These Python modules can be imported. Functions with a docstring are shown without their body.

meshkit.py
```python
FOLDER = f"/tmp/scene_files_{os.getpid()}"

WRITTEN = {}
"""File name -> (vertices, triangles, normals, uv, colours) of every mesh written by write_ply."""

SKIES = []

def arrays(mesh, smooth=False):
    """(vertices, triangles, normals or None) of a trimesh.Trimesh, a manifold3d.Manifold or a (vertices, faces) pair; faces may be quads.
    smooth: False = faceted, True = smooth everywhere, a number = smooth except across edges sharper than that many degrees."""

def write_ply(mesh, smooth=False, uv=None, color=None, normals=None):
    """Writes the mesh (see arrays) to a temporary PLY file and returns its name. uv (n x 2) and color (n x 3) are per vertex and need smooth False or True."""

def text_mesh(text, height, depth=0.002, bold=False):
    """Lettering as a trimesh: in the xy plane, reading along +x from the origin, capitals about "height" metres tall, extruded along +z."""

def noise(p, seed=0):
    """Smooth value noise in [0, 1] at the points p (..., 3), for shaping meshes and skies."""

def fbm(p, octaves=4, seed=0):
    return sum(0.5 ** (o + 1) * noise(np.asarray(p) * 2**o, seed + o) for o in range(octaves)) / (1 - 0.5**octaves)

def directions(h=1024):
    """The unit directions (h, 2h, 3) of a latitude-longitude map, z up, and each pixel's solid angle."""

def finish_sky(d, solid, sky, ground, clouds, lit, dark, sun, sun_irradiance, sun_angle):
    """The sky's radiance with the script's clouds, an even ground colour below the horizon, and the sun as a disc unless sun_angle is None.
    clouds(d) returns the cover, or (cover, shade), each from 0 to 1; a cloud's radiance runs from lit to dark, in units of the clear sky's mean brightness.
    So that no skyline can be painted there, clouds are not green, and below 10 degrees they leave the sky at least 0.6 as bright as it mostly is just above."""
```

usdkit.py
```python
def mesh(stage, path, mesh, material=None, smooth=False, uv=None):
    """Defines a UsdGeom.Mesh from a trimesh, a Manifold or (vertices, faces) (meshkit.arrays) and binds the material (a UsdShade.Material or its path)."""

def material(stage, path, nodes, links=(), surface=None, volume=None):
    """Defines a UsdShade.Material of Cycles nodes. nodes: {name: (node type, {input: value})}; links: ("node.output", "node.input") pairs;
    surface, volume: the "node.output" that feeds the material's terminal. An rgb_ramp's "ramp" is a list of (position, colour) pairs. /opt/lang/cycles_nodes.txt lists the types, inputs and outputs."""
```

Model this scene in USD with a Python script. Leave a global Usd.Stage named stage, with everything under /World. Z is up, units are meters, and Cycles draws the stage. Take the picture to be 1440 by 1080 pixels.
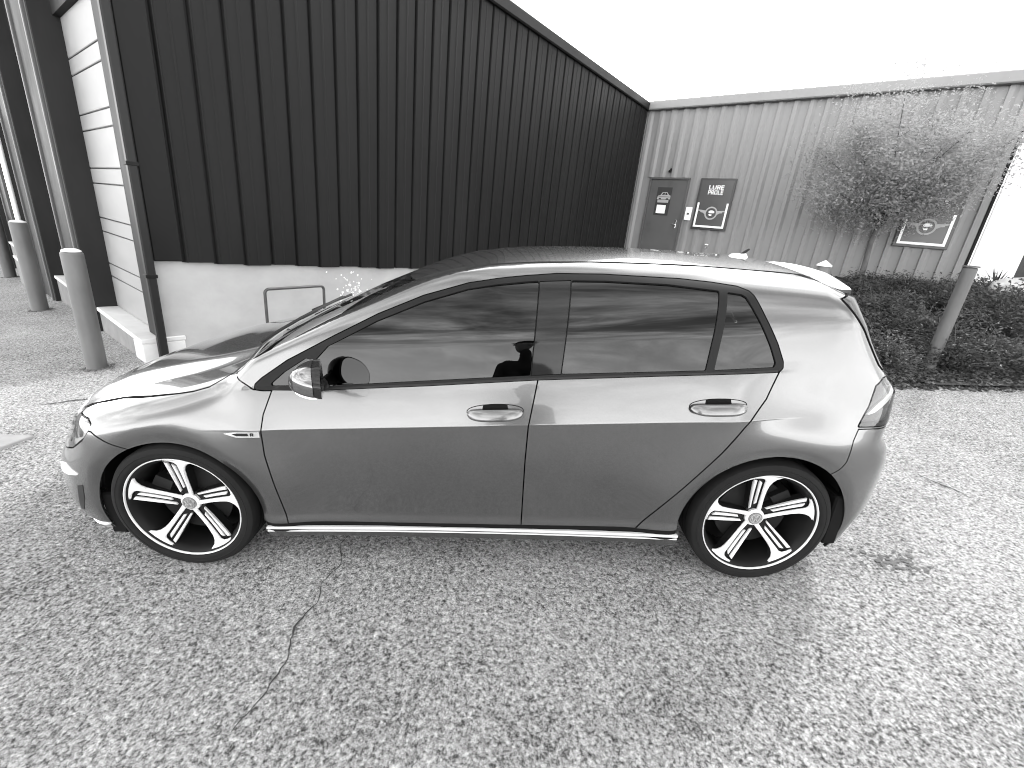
import math
import numpy as np
import trimesh
import shapely
from shapely.geometry import Polygon, LineString, Point, box as sbox
from shapely import affinity
from shapely.ops import unary_union
from scipy.interpolate import PchipInterpolator as PC
from pxr import Usd, UsdGeom, UsdLux, UsdShade, Sdf, Gf, Vt
import usdkit
import meshkit
import manifold3d as m3

stage = Usd.Stage.CreateInMemory()
UsdGeom.SetStageUpAxis(stage, UsdGeom.Tokens.z)
UsdGeom.SetStageMetersPerUnit(stage, 1.0)
UsdGeom.Xform.Define(stage, '/World')
UsdGeom.Scope.Define(stage, '/World/Looks')
RNG = np.random.default_rng(11)

# ------------------------------------------------------------------ camera, sky, sun, exposure
EXPOSURE = 1.40
CAM = UsdGeom.Camera.Define(stage, '/World/camera')
CAM.CreateHorizontalApertureAttr(36.0)
CAM.CreateFocalLengthAttr(36.0 * 618.593 / 1440)
CAM.CreateClippingRangeAttr((0.05, 2000.0))
CAM.CreateExposureAttr(EXPOSURE)
EYE = np.array([0.0456, -2.5751, 1.5403])
CR, CU, CF = np.array([.9952, .0048, .0979]), np.array([-.0939, .3324, .9384]), np.array([.0281, .9431, -.3313])
CF /= np.linalg.norm(CF); CR -= CF * (CR @ CF); CR /= np.linalg.norm(CR); CU = np.cross(CR, CF)
CAM.AddTransformOp().Set(Gf.Matrix4d(*CR, 0, *CU, 0, *(-CF), 0, *EYE, 1))

SUN_EL, SUN_AZ = math.radians(44), math.atan2(.70, .71)          # azimuth = atan2(x, y)
SUN_DIR = np.array([math.sin(SUN_AZ) * math.cos(SUN_EL), math.cos(SUN_AZ) * math.cos(SUN_EL), math.sin(SUN_EL)])
sun = UsdLux.DistantLight.Define(stage, '/World/sun')
sun.CreateIntensityAttr(0.40); sun.CreateAngleAttr(10.0); sun.CreateNormalizeAttr(True); sun.CreateColorAttr(Gf.Vec3f(1, 1, 1))
zax = SUN_DIR; xax = np.cross([0, 0, 1.], zax); xax /= np.linalg.norm(xax); yax = np.cross(zax, xax)
sun.AddTransformOp().Set(Gf.Matrix4d(*xax, 0, *yax, 0, *zax, 0, 0, 0, 30, 1))

def g3(v): return (v, v, v)
dome = UsdLux.DomeLight.Define(stage, '/World/sky')
sky_mat = usdkit.material(stage, '/World/Looks/sky_material', {
    'sky': ('sky_texture', {'sky_type': 'single_scattering', 'sun_disc': False, 'sun_elevation': SUN_EL, 'sun_rotation': SUN_AZ}),
    'bw': ('rgb_to_bw', {}),
    'tc': ('texture_coordinate', {}),
    'sep': ('separate_xyz', {}),
    'zz': ('math', {'math_type': 'maximum', 'value2': 0.0}),
    'za': ('math', {'math_type': 'add', 'value2': 0.16}),
    'dx': ('math', {'math_type': 'divide'}), 'dy': ('math', {'math_type': 'divide'}),
    'vec': ('combine_xyz', {'z': 11.9}),
    'n1': ('noise_texture', {'scale': 1.25, 'detail': 7.0, 'roughness': .56, 'distortion': .5}),
    'cov': ('rgb_ramp', {'ramp': [(0, (0, 0, 0)), (.40, (.10, .10, .10)), (.52, (.72, .72, .72)), (.66, (1, 1, 1)), (1, (1, 1, 1))]}),
    'n2': ('noise_texture', {'scale': 2.6, 'detail': 6.0, 'roughness': .6, 'distortion': .3}),
    'lum': ('rgb_ramp', {'ramp': [(0, (3.4,) * 3), (.36, (5.5,) * 3), (.52, (13.,) * 3), (.68, (23.,) * 3), (1, (27.,) * 3)]}),
    'clear': ('mix', {'mix_type': 'multiply', 'fac': 1.0, 'color2': (1.15, 1.15, 1.15)}),
    'mixc': ('mix', {'mix_type': 'mix'}),
    'elev': ('rgb_ramp', {'ramp': [(0, g3(1.9)), (.3, g3(1.9)), (.5, g3(1.95)), (.7, g3(1.55)), (1, g3(1.1))]}),
    'low': ('rgb_ramp', {'ramp': [(0, g3(.9)), (.12, g3(.75)), (.22, g3(.40)), (.36, g3(.08)), (.5, g3(0)), (1, g3(0))]}),
    'lowsep': ('separate_xyz', {}),
    'even': ('mix', {'mix_type': 'mix', 'color2': (20., 20., 20.)}),
    'band': ('mix', {'mix_type': 'multiply', 'fac': 1.0}),
    'bg': ('background_shader', {'strength': .075}),
}, [('sky.color', 'bw.color'), ('tc.generated', 'sep.vector'), ('sep.z', 'zz.value1'), ('zz.value', 'za.value1'),
    ('sep.x', 'dx.value1'), ('za.value', 'dx.value2'), ('sep.y', 'dy.value1'), ('za.value', 'dy.value2'),
    ('dx.value', 'vec.x'), ('dy.value', 'vec.y'), ('vec.vector', 'n1.vector'), ('vec.vector', 'n2.vector'),
    ('n1.fac', 'cov.fac'), ('n2.fac', 'lum.fac'), ('bw.val', 'clear.color1'), ('clear.color', 'mixc.color1'), ('lum.color', 'mixc.color2'),
    ('cov.color', 'mixc.fac'), ('zz.value', 'elev.fac'), ('mixc.color', 'even.color1'), ('zz.value', 'low.fac'), ('low.color', 'lowsep.vector'), ('lowsep.x', 'even.fac'), ('even.color', 'band.color1'), ('elev.color', 'band.color2'), ('band.color', 'bg.color')], surface='bg.background')
UsdShade.MaterialBindingAPI.Apply(dome.GetPrim()).Bind(sky_mat)

# ------------------------------------------------------------------ helpers
USED = {}
def numbered(parent, name):
    k = (parent, name); n = USED.get(k, 0); USED[k] = n + 1
    return name if n == 0 else f'{name}_{n:03d}'
def tag(prim, label=None, cat=None, group=None, kind=None):
    prim = prim.GetPrim() if hasattr(prim, 'GetPrim') else prim
    for k, v in (('label', label), ('category', cat), ('group', group), ('kind', kind)):
        if v: prim.SetCustomDataByKey(k, v)
    return prim
def thing(name, label=None, cat=None, loc=(0, 0, 0), rot=None, group=None, kind=None):
    """An Xform under /World; rot is a 3x3 matrix (columns = images of the axes) or degrees about z."""
    p = '/World/' + numbered('/World', name)
    x = UsdGeom.Xform.Define(stage, p)
    if rot is None: rot = np.eye(3)
    if np.ndim(rot) == 0:
        c, s = math.cos(math.radians(rot)), math.sin(math.radians(rot)); rot = np.array([[c, -s, 0], [s, c, 0], [0, 0, 1]])
    r = np.asarray(rot, float).T
    x.AddTransformOp().Set(Gf.Matrix4d(*map(float, r[0]), 0, *map(float, r[1]), 0, *map(float, r[2]), 0, *map(float, loc), 1))
    return tag(x, label, cat, group, kind)
def path_of(parent):
    return '/World' if parent is None else (parent if isinstance(parent, str) else str(parent.GetPath()))
def obj(name, mesh, mat, parent=None, smooth=False, normals=None):
    pp = path_of(parent)
    m = usdkit.mesh(stage, pp + '/' + numbered(pp, name), mesh, MATS[mat], smooth=smooth)
    if normals is not None:
        m.CreateNormalsAttr(Vt.Vec3fArray.FromNumpy(np.asarray(normals, np.float32))); m.SetNormalsInterpolation('vertex')
    return m.GetPrim()
def copy_of(src, loc, rot=0, scale=1, label=None, group=None):
    name = src.GetName().rstrip('0123456789').rstrip('_')
    x = UsdGeom.Xform.Define(stage, '/World/' + numbered('/World', name)); p = x.GetPrim()
    p.GetReferences().AddInternalReference(src.GetPath()); p.SetInstanceable(True)
    c, s = math.cos(math.radians(rot)), math.sin(math.radians(rot)); k, kz = scale if np.ndim(scale) else (scale, scale)
    UsdGeom.Xformable(p).GetOrderedXformOps()
    a = p.GetAttribute('xformOp:transform')
    a.Set(Gf.Matrix4d(c * k, s * k, 0, 0, -s * k, c * k, 0, 0, 0, 0, kz, 0, *map(float, loc), 1))
    was = src.GetCustomData()
    return tag(p, label or was.get('label'), was.get('category'), group or was.get('group'))
def cat(ms): return trimesh.util.concatenate([m for m in ms if m is not None])
def bx(x0, x1, y0, y1, z0, z1, bev=0):
    """A box, its edges chamfered by bev."""
    lo, hi = np.minimum([x0, y0, z0], [x1, y1, z1]), np.maximum([x0, y0, z0], [x1, y1, z1])
    if bev <= 0:
        return trimesh.creation.box(bounds=[lo, hi])
    b = min(bev, .45 * float((hi - lo).min())); pts = []
    for i in range(8):
        c = np.array([hi[k] if i >> k & 1 else lo[k] for k in range(3)]); s = np.array([-1 if i >> k & 1 else 1 for k in range(3)])
        for k in range(3):
            q = c + s * b; q[k] = c[k]; pts.append(q)
    return trimesh.convex.convex_hull(np.array(pts))
def revolve(profile, n=64):
    """Revolves (r, axial) pairs about the z axis, quads to triangles, watertight if the profile is closed."""
    p = np.asarray(profile, float); a = np.linspace(0, 2 * math.pi, n, endpoint=False)
    V = np.stack([np.outer(np.cos(a), p[:, 0]), np.outer(np.sin(a), p[:, 0]), np.tile(p[:, 1], (n, 1))], -1).reshape(-1, 3)
    m = len(p); fs = []
    for i in range(n):
        j = (i + 1) % n
        for k in range(m - 1):
            a_, b_, c_, d_ = i * m + k, j * m + k, j * m + k + 1, i * m + k + 1
            fs += [[a_, b_, c_], [a_, c_, d_]]
    t = trimesh.Trimesh(V, fs, process=True); t.update_faces(t.nondegenerate_faces()); return t
def tube(pts, r, n=10, cap=True):
    pts = np.asarray(pts, float); rs = np.broadcast_to(np.asarray(r, float), (len(pts),))
    tan = np.gradient(pts, axis=0); tan /= np.linalg.norm(tan, axis=1, keepdims=True)
    up = np.array([0, 0, 1.]) if abs(tan[0, 2]) < .9 else np.array([1., 0, 0]); V = []
    for p, t, rr in zip(pts, tan, rs):
        a = np.cross(t, up); a /= np.linalg.norm(a); b = np.cross(t, a); up = np.cross(a, t)
        if abs(up @ t) > .99: up = b
        th = np.linspace(0, 2 * math.pi, n, endpoint=False)
        V.append(p + rr * (np.cos(th)[:, None] * a + np.sin(th)[:, None] * b))
    V = np.concatenate(V); F_ = []
    for i in range(len(pts) - 1):
        for k in range(n):
            a, b = i * n + k, i * n + (k + 1) % n; F_ += [[a, b, b + n], [a, b + n, a + n]]
    if cap:
        V = np.vstack([V, pts[0], pts[-1]]); c0, c1 = len(V) - 2, len(V) - 1
        for k in range(n):
            F_ += [[c0, (k + 1) % n, k], [c1, (len(pts) - 1) * n + k, (len(pts) - 1) * n + (k + 1) % n]]
    t = trimesh.Trimesh(V, F_, process=False); t.fix_normals() if len(F_) < 4000 else None
    return t
def extrude(poly, h):
    gs = getattr(poly, 'geoms', [poly])
    return cat([trimesh.creation.extrude_polygon(g, h, engine='earcut') for g in gs if g.area > 1e-9])
def framed(m, o, ax, ay, az):
    """m's axes x, y, z laid along ax, ay, az at o."""
    M = np.eye(4); M[:3, 0], M[:3, 1], M[:3, 2], M[:3, 3] = ax, ay, az, o
    m = m.copy(); m.apply_transform(M); return m

# ------------------------------------------------------------------ materials (all neutral greys: the photograph is monochrome)
MATS = {}
def g(v): return (v, v, v)
def plain(name, col, rough=.5, metallic=0., **kw):
    MATS[name] = usdkit.material(stage, '/World/Looks/' + name, {'p': ('principled_bsdf', {'base_color': g(col), 'roughness': rough, 'metallic': metallic, **kw})}, surface='p.BSDF')
def worn(name, c0, c1, scale=6., rough=.5, rvar=.15, bump=.15, bscale=60., streak=(1, 1, 1), metallic=0., detail=6., dist=.004, extra=None):
    """A base colour drifting between c0 and c1 by noise, with uneven gloss and fine relief."""
    n = {'gp': ('geometry', {}), 'mp': ('mapping', {'scale': streak}),
         'n': ('noise_texture', {'scale': scale, 'detail': detail, 'roughness': .62}),
         'r': ('rgb_ramp', {'ramp': [(0, g(c0)), (.3, g(c0)), (.7, g(c1)), (1, g(c1))]}),
         'rr': ('map_range', {'from_min': .3, 'from_max': .7, 'to_min': rough - rvar, 'to_max': rough + rvar}),
         'b': ('noise_texture', {'scale': bscale, 'detail': 4.0, 'roughness': .6}),
         'bp': ('bump', {'strength': bump, 'distance': dist}),
         'p': ('principled_bsdf', {'metallic': metallic, **(extra or {})})}
    l = [('gp.position', 'mp.vector'), ('mp.vector', 'n.vector'), ('gp.position', 'b.vector'), ('n.fac', 'r.fac'), ('r.color', 'p.base_color'),
         ('n.fac', 'rr.value'), ('rr.result', 'p.roughness'), ('b.fac', 'bp.height'), ('bp.normal', 'p.normal')]
    MATS[name] = usdkit.material(stage, '/World/Looks/' + name, n, l, surface='p.BSDF')

MATS['car_paint'] = usdkit.material(stage, '/World/Looks/car_paint', {
    'gp': ('geometry', {}),
    'fl': ('voronoi_texture', {'scale': 900.0}),
    'fr': ('map_range', {'from_min': 0., 'from_max': 1., 'to_min': .105, 'to_max': .120}),
    'sep': ('separate_xyz', {}), 'cc': ('combine_xyz', {}),
    'dn': ('noise_texture', {'scale': 2.2, 'detail': 4.0, 'roughness': .6}),
    'rr': ('map_range', {'from_min': .3, 'from_max': .7, 'to_min': .015, 'to_max': .06}),
    'p': ('principled_bsdf', {'metallic': .95, 'roughness': .24, 'coat_weight': 1.0, 'coat_roughness': .03, 'coat_ior': 1.45}),
}, [('gp.position', 'fl.vector'), ('fl.color', 'sep.vector'), ('sep.x', 'fr.value'), ('fr.result', 'cc.x'), ('fr.result', 'cc.y'), ('fr.result', 'cc.z'),
    ('cc.vector', 'p.base_color'), ('gp.position', 'dn.vector'), ('dn.fac', 'rr.value'), ('rr.result', 'p.coat_roughness')], surface='p.BSDF')
def glassy(name, tint, ior=1.52, rough=.0, boost=1.0):
    MATS[name] = usdkit.material(stage, '/World/Looks/' + name, {
        'f': ('fresnel', {'IOR': ior}), 't': ('transparent_bsdf', {'color': g(tint)}), 'g': ('glossy_bsdf', {'color': g(boost), 'roughness': rough, 'distribution': 'ggx'}),
        'm': ('mix_closure', {})}, [('f.fac', 'm.fac'), ('t.BSDF', 'm.closure1'), ('g.BSDF', 'm.closure2')], surface='m.closure')
glassy('tinted_glass', .03, 1.47, 0., 1.0)
glassy('windscreen_glass', .80, 1.5)
glassy('lamp_glass', .8, 1.5)
plain('gloss_black', .008, .05, specular_ior_level=.22)
plain('satin_black', .008, .45, specular_ior_level=.2)
plain('rubber_seal', .006, .45, specular_ior_level=.12)
plain('inner_black', .004, .9, specular_ior_level=.1)
plain('chrome', .82, .12, 1.0)
plain('satin_silver', .62, .32, 1.0)
plain('lamp_reflector', .85, .25, .2)
plain('dark_lens', .09, .10, coat_weight=1.0)
plain('strip_white', .80, .3)
plain('sill_silver', .45, .4)
plain('mirror_shell', .16, .06, .95)
worn('tyre_rubber', .0045, .009, 9, .75, .1, .25, 300, extra={'specular_ior_level': .12})
worn('rim_machined', .50, .58, 30, .40, .05, .05, 400, metallic=.30)
plain('rim_black', .005, .5, specular_ior_level=.15)
worn('brake_metal', .003, .006, 40, .5, .1, .1, 200, extra={'specular_ior_level': .2})
worn('dark_siding_paint', .0045, .009, 1.3, .5, .08, .05, 20, streak=(1, 1, .25), extra={'specular_ior_level': .12})
worn('dark_trim_paint', .005, .008, 2, .5, .08, .05, 30, streak=(1, 1, .3), extra={'specular_ior_level': .12})
worn('light_siding_paint', .15, .19, 1.1, .45, .08, .05, 25, streak=(1, 1, .3))
worn('white_siding_paint', .72, .80, .9, .5, .08, .05, 25, streak=(1, 1, .3))
worn('pilaster_paint', .014, .022, 2.5, .6, .08, .06, 40, streak=(1, 1, .35), extra={'specular_ior_level': .15})
worn('garage_door_paint', .165, .21, 3, .5, .08, .06, 60, streak=(1, 1, 2))
worn('foundation_concrete', .27, .35, 1.6, .8, .08, .25, 30, streak=(1, 1, 1.4), detail=9)
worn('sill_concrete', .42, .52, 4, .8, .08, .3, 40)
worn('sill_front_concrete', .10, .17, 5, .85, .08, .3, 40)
worn('bollard_paint', .07, .105, 5, .5, .1, .12, 50, streak=(1, 1, .4))
worn('bollard_paint_dark', .040, .075, 5, .5, .1, .12, 50, streak=(1, 1, .4))
worn('cap_concrete', .6, .75, 20, .8, .08, .3, 60)
worn('grey_door_paint', .055, .068, 2, .4, .08, .04, 40)
worn('hoop_steel', .035, .06, 12, .45, .1, .1, 80, metallic=.3)
plain('sign_black', .025, .3)
plain('sign_panel', .05, .25)
plain('sign_white', .82, .4)
plain('sign_grey', .30, .4)
plain('paper_white', .75, .6)
worn('mulch', .018, .05, 22, .95, .03, .8, 60, dist=.03)
worn('bark', .045, .10, 18, .9, .05, .6, 40, streak=(1, 1, .3), dist=.01)
worn('rock_surface', .30, .46, 7, .85, .05, .6, 20, dist=.02)
worn('post_wood', .05, .11, 10, .85, .05, .5, 30, streak=(1, 1, .15), dist=.01)
worn('clothing_dark', .012, .02, 12, .9, .05, .2, 60)
worn('skin_tone', .22, .28, 12, .6, .05, .1, 60)
def leafy(name, c0, c1, trans=.35):
    MATS[name] = usdkit.material(stage, '/World/Looks/' + name, {
        'ge': ('geometry', {}), 'r': ('rgb_ramp', {'ramp': [(0, g(c0)), (1, g(c1))]}),
        'd': ('principled_bsdf', {'roughness': .5}), 't': ('translucent_bsdf', {}), 'm': ('mix_closure', {'fac': trans})},
        [('ge.random_per_island', 'r.fac'), ('r.color', 'd.base_color'), ('r.color', 't.color'), ('d.BSDF', 'm.closure1'), ('t.BSDF', 'm.closure2')], surface='m.closure')
leafy('shrub_leaf', .02, .36)
leafy('shrub_leaf_pale', .06, .58)
leafy('tree_leaf', .30, .90, .5)
leafy('dry_leaf', .04, .42, .1)
leafy('twig', .04, .26, .0)
MATS['asphalt'] = usdkit.material(stage, '/World/Looks/asphalt', {
    'gp': ('geometry', {}),
    'v1': ('voronoi_texture', {'scale': 120.0}),
    'n1': ('noise_texture', {'scale': .50, 'detail': 7.0, 'roughness': .60}),
    'n2': ('noise_texture', {'scale': 60.0, 'detail': 8.0, 'roughness': .80}),
    'n3': ('noise_texture', {'scale': 3.2, 'detail': 6.0, 'roughness': .65}),
    'n4': ('noise_texture', {'scale': 46.0, 'detail': 8.0, 'roughness': .74, 'distortion': .5}),
    's1': ('separate_xyz', {}),
    'a': ('math', {'math_type': 'multiply_add', 'value2': .55}), 'b': ('math', {'math_type': 'multiply_add', 'value2': .40}),
    'c': ('math', {'math_type': 'multiply_add', 'value2': 3.1, 'value3': -1.70}),
    'd': ('math', {'math_type': 'multiply_add', 'value2': .34}),
    'r': ('rgb_ramp', {'ramp': [(0, g(.03)), (.18, g(.08)), (.34, g(.19)), (.50, g(.27)), (.70, g(.36)), (.9, g(.48)), (1, g(.54))]}),
    'pit': ('rgb_ramp', {'ramp': [(0, g(.18)), (.37, g(.22)), (.44, g(.75)), (.50, g(1.)), (.60, g(1.)), (.68, g(1.4)), (1, g(1.5))]}),
    'mul': ('mix', {'mix_type': 'multiply', 'fac': 1.0}),
    'h0': ('math', {'math_type': 'multiply_add', 'value2': -.5}), 'h': ('math', {'math_type': 'multiply_add', 'value2': 1.4}),
    'bp': ('bump', {'strength': .8, 'distance': .012}),
    'p': ('principled_bsdf', {'roughness': .85, 'specular_ior_level': .3}),
}, [('gp.position', x + '.vector') for x in ('v1', 'n1', 'n2', 'n3', 'n4')] + [
    ('v1.color', 's1.vector'), ('n2.fac', 'c.value1'), ('s1.x', 'b.value1'), ('c.value', 'b.value3'),
    ('n1.fac', 'a.value1'), ('b.value', 'a.value3'), ('n3.fac', 'd.value1'), ('a.value', 'd.value3'), ('d.value', 'r.fac'), ('n4.fac', 'pit.fac'),
    ('r.color', 'mul.color1'), ('pit.color', 'mul.color2'), ('mul.color', 'p.base_color'),
    ('v1.distance', 'h0.value1'), ('n2.fac', 'h0.value3'), ('n4.fac', 'h.value1'), ('h0.value', 'h.value3'), ('h.value', 'bp.height'), ('bp.normal', 'p.normal')], surface='p.BSDF')

# ------------------------------------------------------------------ the lie of the land: a lot that climbs to the right and to the back
DV, LV = np.array([.6219, .7831, 0.]), np.array([-.7831, .6219, 0.])   # along the dark wall; along the garage wall (to the left)
ZV = np.array([0, 0, 1.])
C0 = np.array([-3.684, 2.0715, 0.])                # outer corner of the dark warehouse
CI = C0 + DV * 11.19                               # inner corner with the light wall
LOT = np.array([.06948, .02945])
CAR_ROT = np.array([[.9976, -.002, -.0693], [0, .9996, -.0294], [.0693, .0294, .9972]])
def land(x, y):
    """Height of the ground at (x, y)."""
    x, y = np.asarray(x, float), np.asarray(y, float)
    soft = lambda v, a, b: np.where(v > b, b + 6 * np.tanh((v - b) / 6), np.where(v < a, a + 6 * np.tanh((v - a) / 6), v))
    h = LOT[0] * soft(x, -13, 9) + LOT[1] * soft(y, -5, 12)
    t = -((x - CI[0]) * DV[0] + (y - CI[1]) * DV[1])
    k = np.clip((5.8 - t) / 5.3, 0, 1); k = k * k * (3 - 2 * k)
    s = -((x - CI[0]) * LV[0] + (y - CI[1]) * LV[1])
    top = 1.06 + .10 * np.clip((s - 3) / 4, 0, 1)
    near = np.clip((s + 1.0) / 2.0, 0, 1) * np.clip((40 - s) / 20, 0, 1)
    return h + (top - h) * k * near * np.clip((t + 30) / 20, 0, 1)
def axis_lines(lo, hi, flo, fhi, fine, n):
    a = np.arange(flo, fhi + 1e-6, fine)
    left = flo - np.geomspace(fine, flo - lo, n)[::-1]; right = fhi + np.geomspace(fine, hi - fhi, n)
    return np.concatenate([left, a, right])
def sheet(xs, ys, fn, lift=0.):
    X, Y = np.meshgrid(xs, ys, indexing='ij'); Zg = fn(X, Y) + lift
    V = np.stack([X, Y, Zg], -1).reshape(-1, 3); n, m = X.shape
    i = (np.arange(n - 1)[:, None] * m + np.arange(m - 1)).ravel()
    return trimesh.Trimesh(V, np.vstack([np.c_[i, i + m, i + m + 1], np.c_[i, i + m + 1, i + 1]]), process=False)
ground = UsdGeom.Xform.Define(stage, '/World/ground').GetPrim(); tag(ground, kind='structure')
def lot(x, y):
    z = land(x, y)
    near = np.clip(1 - np.hypot(x, y) / 9, 0, 1)
    P = np.stack([x * 1.7, y * 1.7, 0 * x], -1)
    return z + near * .012 * (meshkit.fbm(P, 4, 3) - .5) * np.clip((np.hypot(np.abs(x) - 1.3, np.maximum(np.abs(y) - .7, 0)) - .25) * 3, 0, 1)
obj('pavement', sheet(axis_lines(-400, 400, -11, 9, .12, 26), axis_lines(-400, 400, -4, 12, .12, 26), lot), 'asphalt', ground, smooth=True)
def ribbon(pts, widths, lift=.004, seed=0, jag=.012):
    """A thin irregular strip lying on the ground: a crack."""
    pts = np.asarray(pts, float); d = np.r_[0, np.cumsum(np.hypot(*np.diff(pts, axis=0).T))]
    n = max(8, int(d[-1] / .02)); t = np.linspace(0, d[-1], n)
    P = np.stack([np.interp(t, d, pts[:, k]) for k in (0, 1)], -1); w = np.interp(t, d, widths)
    r = np.random.default_rng(seed); j = np.convolve(r.normal(0, jag, n + 4), np.ones(5) / 5, 'valid')
    tn = np.gradient(P, axis=0); tn /= np.linalg.norm(tn, axis=1, keepdims=True); nn = np.stack([-tn[:, 1], tn[:, 0]], -1)
    P = P + nn * j[:, None]; w = w * r.uniform(.45, 1.4, n)
    A, B = P + nn * w[:, None] / 2, P - nn * w[:, None] / 2
    V = np.concatenate([np.c_[A, lot(A[:, 0], A[:, 1]) + lift], np.c_[B, lot(B[:, 0], B[:, 1]) + lift]]); i = np.arange(n - 1)
    m = trimesh.Trimesh(V, np.vstack([np.c_[i, i + n, i + n + 1], np.c_[i, i + n + 1, i + 1]]), process=False); m.fix_normals()
    if m.face_normals[:, 2].mean() < 0: m.invert()
    return m
plain('crack_dirt', .03, .95)
worn('slab_concrete', .17, .27, 3, .85, .05, .3, 60)
worn('grit_stone', .10, .40, 40, .9, .05, .1, 80)
worn('stain', .05, .12, 30, .85, .05, .6, 80, dist=.008)
obj('crack', ribbon([(-.60, -.45), (-.69, -.72), (-.64, -.85), (-.68, -1.0), (-.66, -1.08), (-.70, -1.2), (-.66, -1.36), (-.72, -1.6)], [.002, .004, .006, .004, .007, .008, .005, .004], seed=2), 'crack_dirt', ground)
slab = thing('concrete_slab', 'flat grey concrete slab lying at the left edge before the car nose', 'slab', (-3.27, .285, float(land(-3.27, .285))))
obj('plate', framed(bx(-1.3, 0, -1.5, 0, -.03, .022, .006), [0, 0, 0], [.965, .259 * 0 + .0, .066], [.259, .965, .045], [-.06, -.03, .997]), 'slab_concrete', slab)
le = revolve([(0, .0), (.05, .0), (.048, .03), (.03, .034), (.028, .026), (0, .026)], 20); le.apply_translation([-.42, -.30, -.02]); obj('lifting_eye', le, 'crack_dirt', slab)
obj('crack', ribbon([(-3.77, .83), (-3.6, .93), (-3.2, 1.12), (-2.6, 1.5)], [.01, .022, .018, .02], seed=4), 'crack_dirt', ground)
obj('crack', ribbon([(2.98, .14), (3.03, .02), (3.10, -.08), (3.11, -.14)], [.003, .008, .011, .004], seed=5), 'crack_dirt', ground)
def blotch(cx, cy, rx, ry, n, seed, size):
    """A patch of small dirty flecks on the ground."""
    r = np.random.default_rng(seed); ms = []
    for _ in range(n):
        x, y = cx + r.normal(0, rx), cy + r.normal(0, ry); a = np.linspace(0, 2 * math.pi, 8)[:-1]; k = size * r.uniform(.3, 1.2)
        q = np.stack([x + k * r.uniform(.5, 1.1, 7) * np.cos(a), y + k * .6 * r.uniform(.5, 1.1, 7) * np.sin(a)], -1)
        V = np.c_[q, lot(q[:, 0], q[:, 1]) + .003 + .003 * r.random()]
        ms.append(trimesh.Trimesh(V, [[0, i, i + 1] for i in range(1, 6)], process=False))
    return cat(ms)
# loose grit and bits blown over the lot
rgz = np.random.default_rng(77); gp_ = np.stack([rgz.uniform(-4.5, 5.2, 5200), rgz.uniform(-2.0, 2.6, 5200)], -1); gs_ = []
ico = trimesh.creation.icosphere(0, 1.0)
for u, v in gp_:
    k_ = rgz.uniform(.0018, .0052) * (2.0 if rgz.random() < .04 else 1); V = ico.vertices * k_ * rgz.uniform(.6, 1.5, 3) * np.array([1, 1, .6]); gs_.append((V + [u, v, float(lot(u, v)) + k_ * .3]))
nv_ = len(ico.vertices); obj_ = trimesh.Trimesh(np.concatenate(gs_), np.concatenate([ico.faces + i * nv_ for i in range(len(gs_))]), process=False)
tag(obj('loose_grit', obj_, 'grit_stone'), 'loose grit scattered over the worn pavement', 'grit', kind='stuff')
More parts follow.
